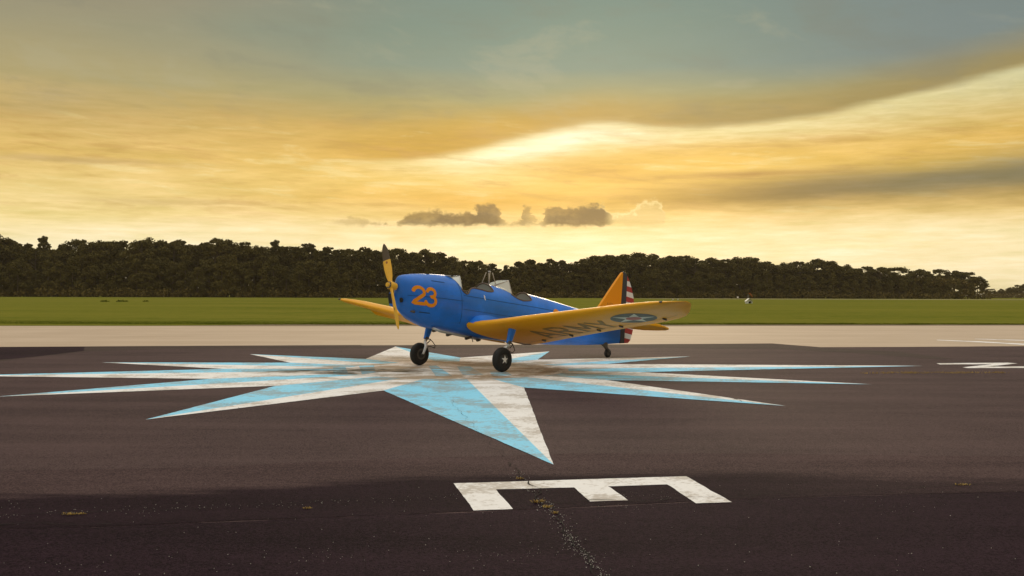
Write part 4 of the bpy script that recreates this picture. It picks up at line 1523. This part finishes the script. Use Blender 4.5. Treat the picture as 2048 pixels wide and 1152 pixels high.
# undercarriage -------------------------------------------------------------
def main_gear(s):
    g_ = empty('main_gear', (0, s * 1.34, 0)); g_.parent = plane
    # streamlined upper leg
    b = bmesh.new(); rings = []
    for (p, cx, cy) in ((Vector((-.36, 0, 1.0)), .13, .075), (Vector((-.30, 0, .86)), .105, .062), (Vector((-.24, 0, .70)), .085, .055), (Vector((-.205, 0, .62)), .07, .05)):
        rings.append([b.verts.new(p + Vector((cos(t) * cx, sin(t) * cy, 0))) for t in (2 * pi * k / 16 for k in range(16))])
    for p, q in zip(rings, rings[1:]):
        for k in range(16): b.faces.new((p[k], p[(k + 1) % 16], q[(k + 1) % 16], q[k]))
    b.faces.new(rings[-1]); b.faces.new(rings[0])
    bmesh.ops.recalc_face_normals(b, faces=b.faces[:])
    bm_obj('leg_fairing', b, M['blue'], g_, angle=50)
    bm_obj('collar', tube_bm([(-.212, 0, .645), (-.198, 0, .60)], .062, 14), M['steel'], g_, angle=50)
    bm_obj('oleo_strut', tube_bm([(-.205, 0, .62), (-.165, 0, .50)], .036, 12), M['metal'], g_, smooth=True)
    # one-sided fork on the inboard side
    yin = -s * .125
    bm_obj('fork', tube_bm([(-.175, 0, .53), (-.14, yin * .5, .49), (-.09, yin * .95, .43), (-.03, yin, .32), (0, yin, .262)], [.040, .040, .034, .028, .026], 10), M['white'], g_, smooth=True)
    bm_obj('axle', tube_bm([(0, yin * 1.15, .262), (0, 0, .262)], .022, 10), M['steel'], g_, smooth=True)
    tl_ = tube_bm([(-.26, 0, .62), (-.335, 0, .57), (-.24, 0, .50)], .013, 6)
    bm_obj('torque_link', tl_, M['steel'], g_, smooth=True)
    bm_obj('brake_hose', tube_bm([(-.30, -s * .02, .60), (-.38, -s * .03, .53), (-.44, -s * .05, .44), (-.40, -s * .07, .385), (-.30, -s * .08, .42), (-.20, -s * .1, .43), (-.10, -s * .1, .40)], .009, 6), M['rubber'], g_, smooth=True)
    w_ = empty('wheel', (0, s * 1.34, .262)); w_.parent = plane
    prof_ = []
    for k in range(17):
        t = -pi / 2 + pi * k / 16
        prof_.append((.078 * sin(t) * (1 if abs(sin(t)) < .8 else 1), .188 + .074 * cos(t) ** .8 if cos(t) > 0 else .188))
    prof_ = [(-.062, .12)] + [(-.078, .165)] + [(a, r) for a, r in prof_] + [(.078, .165), (.062, .12)]
    bm_obj('tyre', lathe_bm(prof_, 40, 'Y'), M['tyre'], w_, angle=60)
    hub = bm_obj('hub_cap', lathe_bm([(-.062, 0), (-.062, .125), (.062, .125), (.070, .11), (.082, .05), (.084, 0)] if s > 0 else [(-.084, 0), (-.082, .05), (-.070, .11), (-.062, .125), (.062, .125), (.062, 0)], 32, 'Y'), M['hub_black'], w_, angle=50)
    bm_obj('rim_ring', lathe_bm([(-s * .058, .128), (-s * .068, .128), (-s * .068, .085), (-s * .058, .085)], 28, 'Y'), M['steel'], w_)
    sb = bmesh.new(); cc = sb.verts.new((0, s * .0885, 0)); rr_ = []
    for k in range(10):
        t = pi / 2 + k * pi / 5 + .06; r = .100 if k % 2 == 0 else .040
        rr_.append(sb.verts.new((r * cos(t), s * (.0885 - .012 * (r / .1) ** 2), r * sin(t))))
    for k in range(10): sb.faces.new((cc, rr_[k], rr_[(k + 1) % 10]))
    bm_obj('star', sb, M['white'], w_)


main_gear(1); main_gear(-1)

# tail wheel
tw = empty('tail_wheel', (-5.30, 0, 0)); tw.parent = plane
b = bmesh.new(); rings = []
for p, cx, cy in ((Vector((.16, 0, .42)), .15, .06), (Vector((.13, 0, .34)), .12, .055), (Vector((.07, 0, .27)), .055, .045), (Vector((.03, 0, .22)), .05, .06)):
    rings.append([b.verts.new(p + Vector((cos(t) * cx, sin(t) * cy, 0))) for t in (2 * pi * k / 14 for k in range(14))])
for p, q in zip(rings, rings[1:]):
    for k in range(14): b.faces.new((p[k], p[(k + 1) % 14], q[(k + 1) % 14], q[k]))
b.faces.new(rings[-1]); b.faces.new(rings[0])
bmesh.ops.recalc_face_normals(b, faces=b.faces[:])
bm_obj('tail_strut', b, M['steel'], tw, smooth=True)
fb = bmesh.new()
for s in (1, -1): tube_bm([(.04, s * .03, .25), (.01, s * .055, .18), (0, s * .058, .115)], .015, 7, fb)
bm_obj('fork', fb, M['steel'], tw, smooth=True)
bm_obj('tyre', lathe_bm([(-.03, .05), (-.042, .075), (-.036, .10), (-.018, .115), (0, .12), (.018, .115), (.036, .10), (.042, .075), (.03, .05)], 24, 'Y', (0, 0, .12)), M['tyre'], tw, angle=60)
bm_obj('hub_cap', lathe_bm([(-.034, 0), (-.034, .052), (.034, .052), (.034, 0)], 16, 'Y', (0, 0, .12)), M['steel'], tw, angle=40)


# tail surfaces -------------------------------------------------------------
def slab(outline, thick_, bm=None, mi=0, plane_='XZ'):
    """Closed outline in x,z (or x,y) thickened, with a softened edge."""
    bm = bm or bmesh.new()
    n = len(outline)
    c = Vector((sum(p[0] for p in outline) / n, sum(p[1] for p in outline) / n))
    lay = []
    for off, sc in ((-.5, .985), (-.3, 1.0), (.3, 1.0), (.5, .985)):
        row = []
        for p in outline:
            q = c + (Vector(p[:2]) - c) * sc
            row.append(bm.verts.new((q.x, off * thick_, q.y)))
        lay.append(row)
    for a, b_ in zip(lay, lay[1:]):
        for k in range(n):
            f = bm.faces.new((a[k], a[(k + 1) % n], b_[(k + 1) % n], b_[k])); f.material_index = mi
    f = bm.faces.new(lay[0][::-1]); f.material_index = mi
    f = bm.faces.new(lay[-1]); f.material_index = mi
    return bm


def clip(poly, nx, nz, d, keep_less=True):
    out = []
    ev = lambda p: (p[0] * nx + p[1] * nz - d) * (1 if keep_less else -1)
    for i in range(len(poly)):
        a, b_ = poly[i], poly[(i + 1) % len(poly)]
        ea, eb = ev(a), ev(b_)
        if ea <= 0: out.append(a)
        if ea * eb < 0:
            t = ea / (ea - eb); out.append((a[0] + (b_[0] - a[0]) * t, a[1] + (b_[1] - a[1]) * t))
    return out


fin = [(-4.86, 1.08), (-4.90, 1.33), (-5.45, 1.85), (-5.80, 2.17), (-5.88, 2.235), (-5.91, 2.245), (-5.915, 2.2), (-5.78, .95), (-5.5, .95)]
b = slab(fin, .07)
bmesh.ops.recalc_face_normals(b, faces=b.faces[:])
fin_o = bm_obj('fin', b, M['fin_yellow'], plane)
# illegible small stencil at the foot of the fin
sb = bmesh.new()
for k, (w, hgt) in enumerate(((.03, .05), (.018, .035), (.03, .04), (.02, .05), (.03, .03))):
    x = -5.24 - k * .05
    for s in (1, -1):
        sb.faces.new([sb.verts.new(p) for p in ((x, s * .0375, 1.39), (x - w * .4, s * .0375, 1.39), (x - w * .4, s * .0375, 1.39 + hgt), (x, s * .0375, 1.39 + hgt))])
bm_obj('stencil', sb, M['navy'], fin_o)
rud = [(-5.925, 2.20), (-5.93, 2.25), (-5.98, 2.255), (-6.08, 2.20), (-6.20, 2.02), (-6.30, 1.83), (-6.38, 1.60), (-6.42, 1.35), (-6.42, 1.05), (-6.40, .82), (-6.33, .60), (-6.24, .42), (-6.14, .355), (-5.80, .355), (-5.79, .95)]
b = bmesh.new()
band = clip(rud, -1, 0, 5.785 + .20) if False else None
# dark band: everything within .2 m behind the hinge line (line through (-5.92,2.2) and (-5.79,.36))
hx, hz = (-5.925 + 5.79), (2.2 - .36)
L_ = sqrt(hx * hx + hz * hz); nx, nz = -hz / L_, hx / L_          # pointing aft
d0 = nx * -5.79 + nz * .36
band = clip(rud, nx, nz, d0 + .185)
slab(band, .060, b, 0)
rest = clip(rud, nx, nz, d0 + .187, False)
ang = radians(11)
sx_, sz_ = -sin(ang), cos(ang)            # stripe normal, tilted with the tail-down attitude
lo = min(p[0] * sx_ + p[1] * sz_ for p in rest); hi = max(p[0] * sx_ + p[1] * sz_ for p in rest)
N = 13
for k in range(N):
    a0 = lo + (hi - lo) * k / N; a1 = lo + (hi - lo) * (k + 1) / N
    q = clip(clip(rest, sx_, sz_, a1), sx_, sz_, a0, False)
    if len(q) > 2: slab(q, .052, b, 1 if k % 2 == 0 else 2)
bmesh.ops.recalc_face_normals(b, faces=b.faces[:])
bm_obj('rudder', b, [M['navy'], M['red'], M['white']], plane)
for s in (1, -1):
    st = [(-4.98, .05), (-5.05, .5), (-5.22, 1.05), (-5.36, 1.32), (-5.52, 1.43), (-5.64, 1.44), (-5.66, .06)]
    evr = [(-5.675, .12), (-5.675, 1.44), (-5.85, 1.45), (-6.05, 1.40), (-6.20, 1.20), (-6.27, .85), (-6.28, .45), (-6.15, .20), (-6.0, .12)]
    for nm, ol, th_ in (('tailplane', st, .075), ('elevator', evr, .05)):
        bb_ = slab(ol, th_)
        for v in bb_.verts:
            x, t, y = v.co.x, v.co.y, v.co.z
            v.co = Vector((x, s * y, .985 + t + (x + 5.0) * .20))
        bmesh.ops.recalc_face_normals(bb_, faces=bb_.faces[:])
        bm_obj(nm, bb_, M['yellow'], plane)

# belly: exhaust pipe, step, drain stubs
ex = bm_obj('exhaust_pipe', tube_bm([(.95, .20, .92), (.75, .20, .855), (.3, .18, .775), (-.3, .14, .67), (-.55, .10, .62)], [.03, .032, .032, .03, .028], 9), M['metal'], plane, smooth=True)
for x, z, l_ in ((.88, .885, .10), (.45, .79, .16), (-.12, .70, .18), (-.42, .64, .08)):
    bm_obj('bracket', box_bm((x, .17, z - .02), (l_, .07, .055), Matrix.Rotation(radians(12), 3, 'Y'), bevel=.012), M['steel'], ex)
bm_obj('drain_pipe', tube_bm([(-.30, .10, .66), (-.32, .11, .58)], .010, 6), M['steel'], plane, smooth=True)
bm_obj('boarding_step', tube_bm([(-1.35, .35, .56), (-1.55, .52, .50), (-1.75, .55, .49)], .012, 6), M['steel'], plane, smooth=True)

# ------------------------------------------------------------------ wind indicator shelter and other small things across the field
M['shed_white'] = mat('white_board', (.80, .78, .70), .6, .4, var=.06)
M['windsock'] = mat('faded_orange_cloth', (.55, .16, .05), .9, .1, var=.2)
M['post'] = mat('grey_post', (.30, .26, .22), .7, .3)
hp = gpt(1498.5, 606.8)
S = hp.y / F_PX                                  # metres per photograph pixel there
shed = empty('wind_shelter', hp)
tag(shed, 'small white gabled shelter with a dark opening standing alone in the grass', 'shelter')
w_, h1, h2, dp = 12.4 * S, 4.6 * S, 8.6 * S, 9 * S
b = bmesh.new()
fl = [(-w_ / 2, 0), (-w_ / 2, h1), (0, h2), (w_ / 2, h1), (w_ / 2, 0), (w_ * .36, 0), (w_ * .36, h1 * .9), (-w_ * .10, h1 * .9), (-w_ * .10, 0)]
v0 = [b.verts.new((x, 0, z)) for x, z in fl]; v1 = [b.verts.new((x, dp, z)) for x, z in fl[:5]]
b.faces.new((v0[0], v0[1], v0[7], v0[8])); b.faces.new((v0[1], v0[2], v0[3], v0[6], v0[7])); b.faces.new((v0[3], v0[4], v0[5], v0[6]))
b.faces.new(v1)
for i, j in ((0, 1), (3, 4)): b.faces.new((v0[i], v0[j], v1[j], v1[i]))
bm_obj('wall', b, M['shed_white'], shed)
b = bmesh.new()
for s in (1, -1):
    q = [(s * w_ * .56, -.25, h1 - .12), (0, -.25, h2 + .06), (0, dp + .2, h2 + .06), (s * w_ * .56, dp + .2, h1 - .12)]
    b.faces.new([b.verts.new(p) for p in q]); b.faces.new([b.verts.new((p[0], p[1], p[2] + .1)) for p in q])
bm_obj('roof', b, M['shed_white'], shed)
b = bmesh.new(); b.faces.new([b.verts.new(p) for p in ((-w_ * .12, .9, .02), (w_ * .38, .9, .02), (w_ * .38, .9, h1 * .92), (-w_ * .12, .9, h1 * .92))])
bm_obj('opening', b, M['dark'], shed)
ws = empty('windsock', hp + Vector((1 * S, 1.5 * dp, 0)))
tag(ws, 'limp orange windsock on a thin pole behind the white shelter', 'windsock')
zt_ = 18.5 * S
bm_obj('pole', tube_bm([(0, 0, 0), (0, 0, zt_)], [.09, .05], 8), M['post'], ws)
b = bmesh.new(); rings = []
for k in range(6):
    t = k / 5; c = Vector((.15 + 7.5 * S * t, 0, zt_ + .2 - (1.5 * t + 8.0 * t * t) * S * .85)); r = (.75 - .42 * t) * 1.3 * S
    rings.append([b.verts.new(c + Vector((r * .6 * cos(a), r * sin(a), r * .8 * cos(a + .6)))) for a in (2 * pi * j / 10 for j in range(10))])
for p, q in zip(rings, rings[1:]):
    for k in range(10): b.faces.new((p[k], p[(k + 1) % 10], q[(k + 1) % 10], q[k]))
bm_obj('sock', b, M['windsock'], ws, smooth=True)


def marker(px, py, w, h, name, label, cat, group=None):
    p = gpt(px, py); s = p.y / F_PX
    e = empty(name, p)
    tag(e, label, cat, group)
    bm_obj('board', box_bm((0, 0, h * s * .72), (w * s, .25, h * s * .56), bevel=.03), M['shed_white'], e)
    bb_ = bmesh.new()
    for q in (-.3, .3): tube_bm([(q * w * s, 0, -.05), (q * w * s, 0, h * s * .5)], .06, 6, bb_)
    bm_obj('legs', bb_, M['post'], e)['kind'] = 'stuff'
    return e


marker(1475.5, 598, 3.0, 5.0, 'marker_board', 'small pale marker board at the wood edge just left of the windsock', 'marker')
marker(1346, 600, 3.4, 2.2, 'marker_board', 'low white marker in the grass above the wing tip, left of the pair', 'marker', 'low white runway markers')
marker(1356, 600, 2.4, 2.2, 'marker_board', 'low white marker in the grass above the wing tip, right of the pair', 'marker', 'low white runway markers')
marker(661, 594.5, 5.0, 7.5, 'marker_board', 'pale boxy board at the foot of the wood left of the propeller', 'marker')
marker(1129, 593.5, 4.5, 4.0, 'marker_board', 'pale blurred board at the foot of the wood right of the rear cockpit', 'marker')

# ------------------------------------------------------------------ thin evening haze over the field
hm = bpy.data.materials.new('evening_haze'); hm.use_nodes = True
ht = hm.node_tree; ht.nodes.clear(); T = NT(ht)
pv = T.node('ShaderNodeVolumePrincipled')
pv.inputs['Color'].default_value = (1.0, .84, .60, 1)
pv.inputs['Density'].default_value = .000065
pv.inputs['Anisotropy'].default_value = .3
ho = T.node('ShaderNodeOutputMaterial'); ht.links.new(pv.outputs[0], ho.inputs['Volume'])
hz = bm_obj('haze', box_bm((0, 4350, 19.5), (8060, 9360, 42)), hm, kind='stuff')
tag(hz, 'thin warm haze hanging over the field and the wood', 'haze')
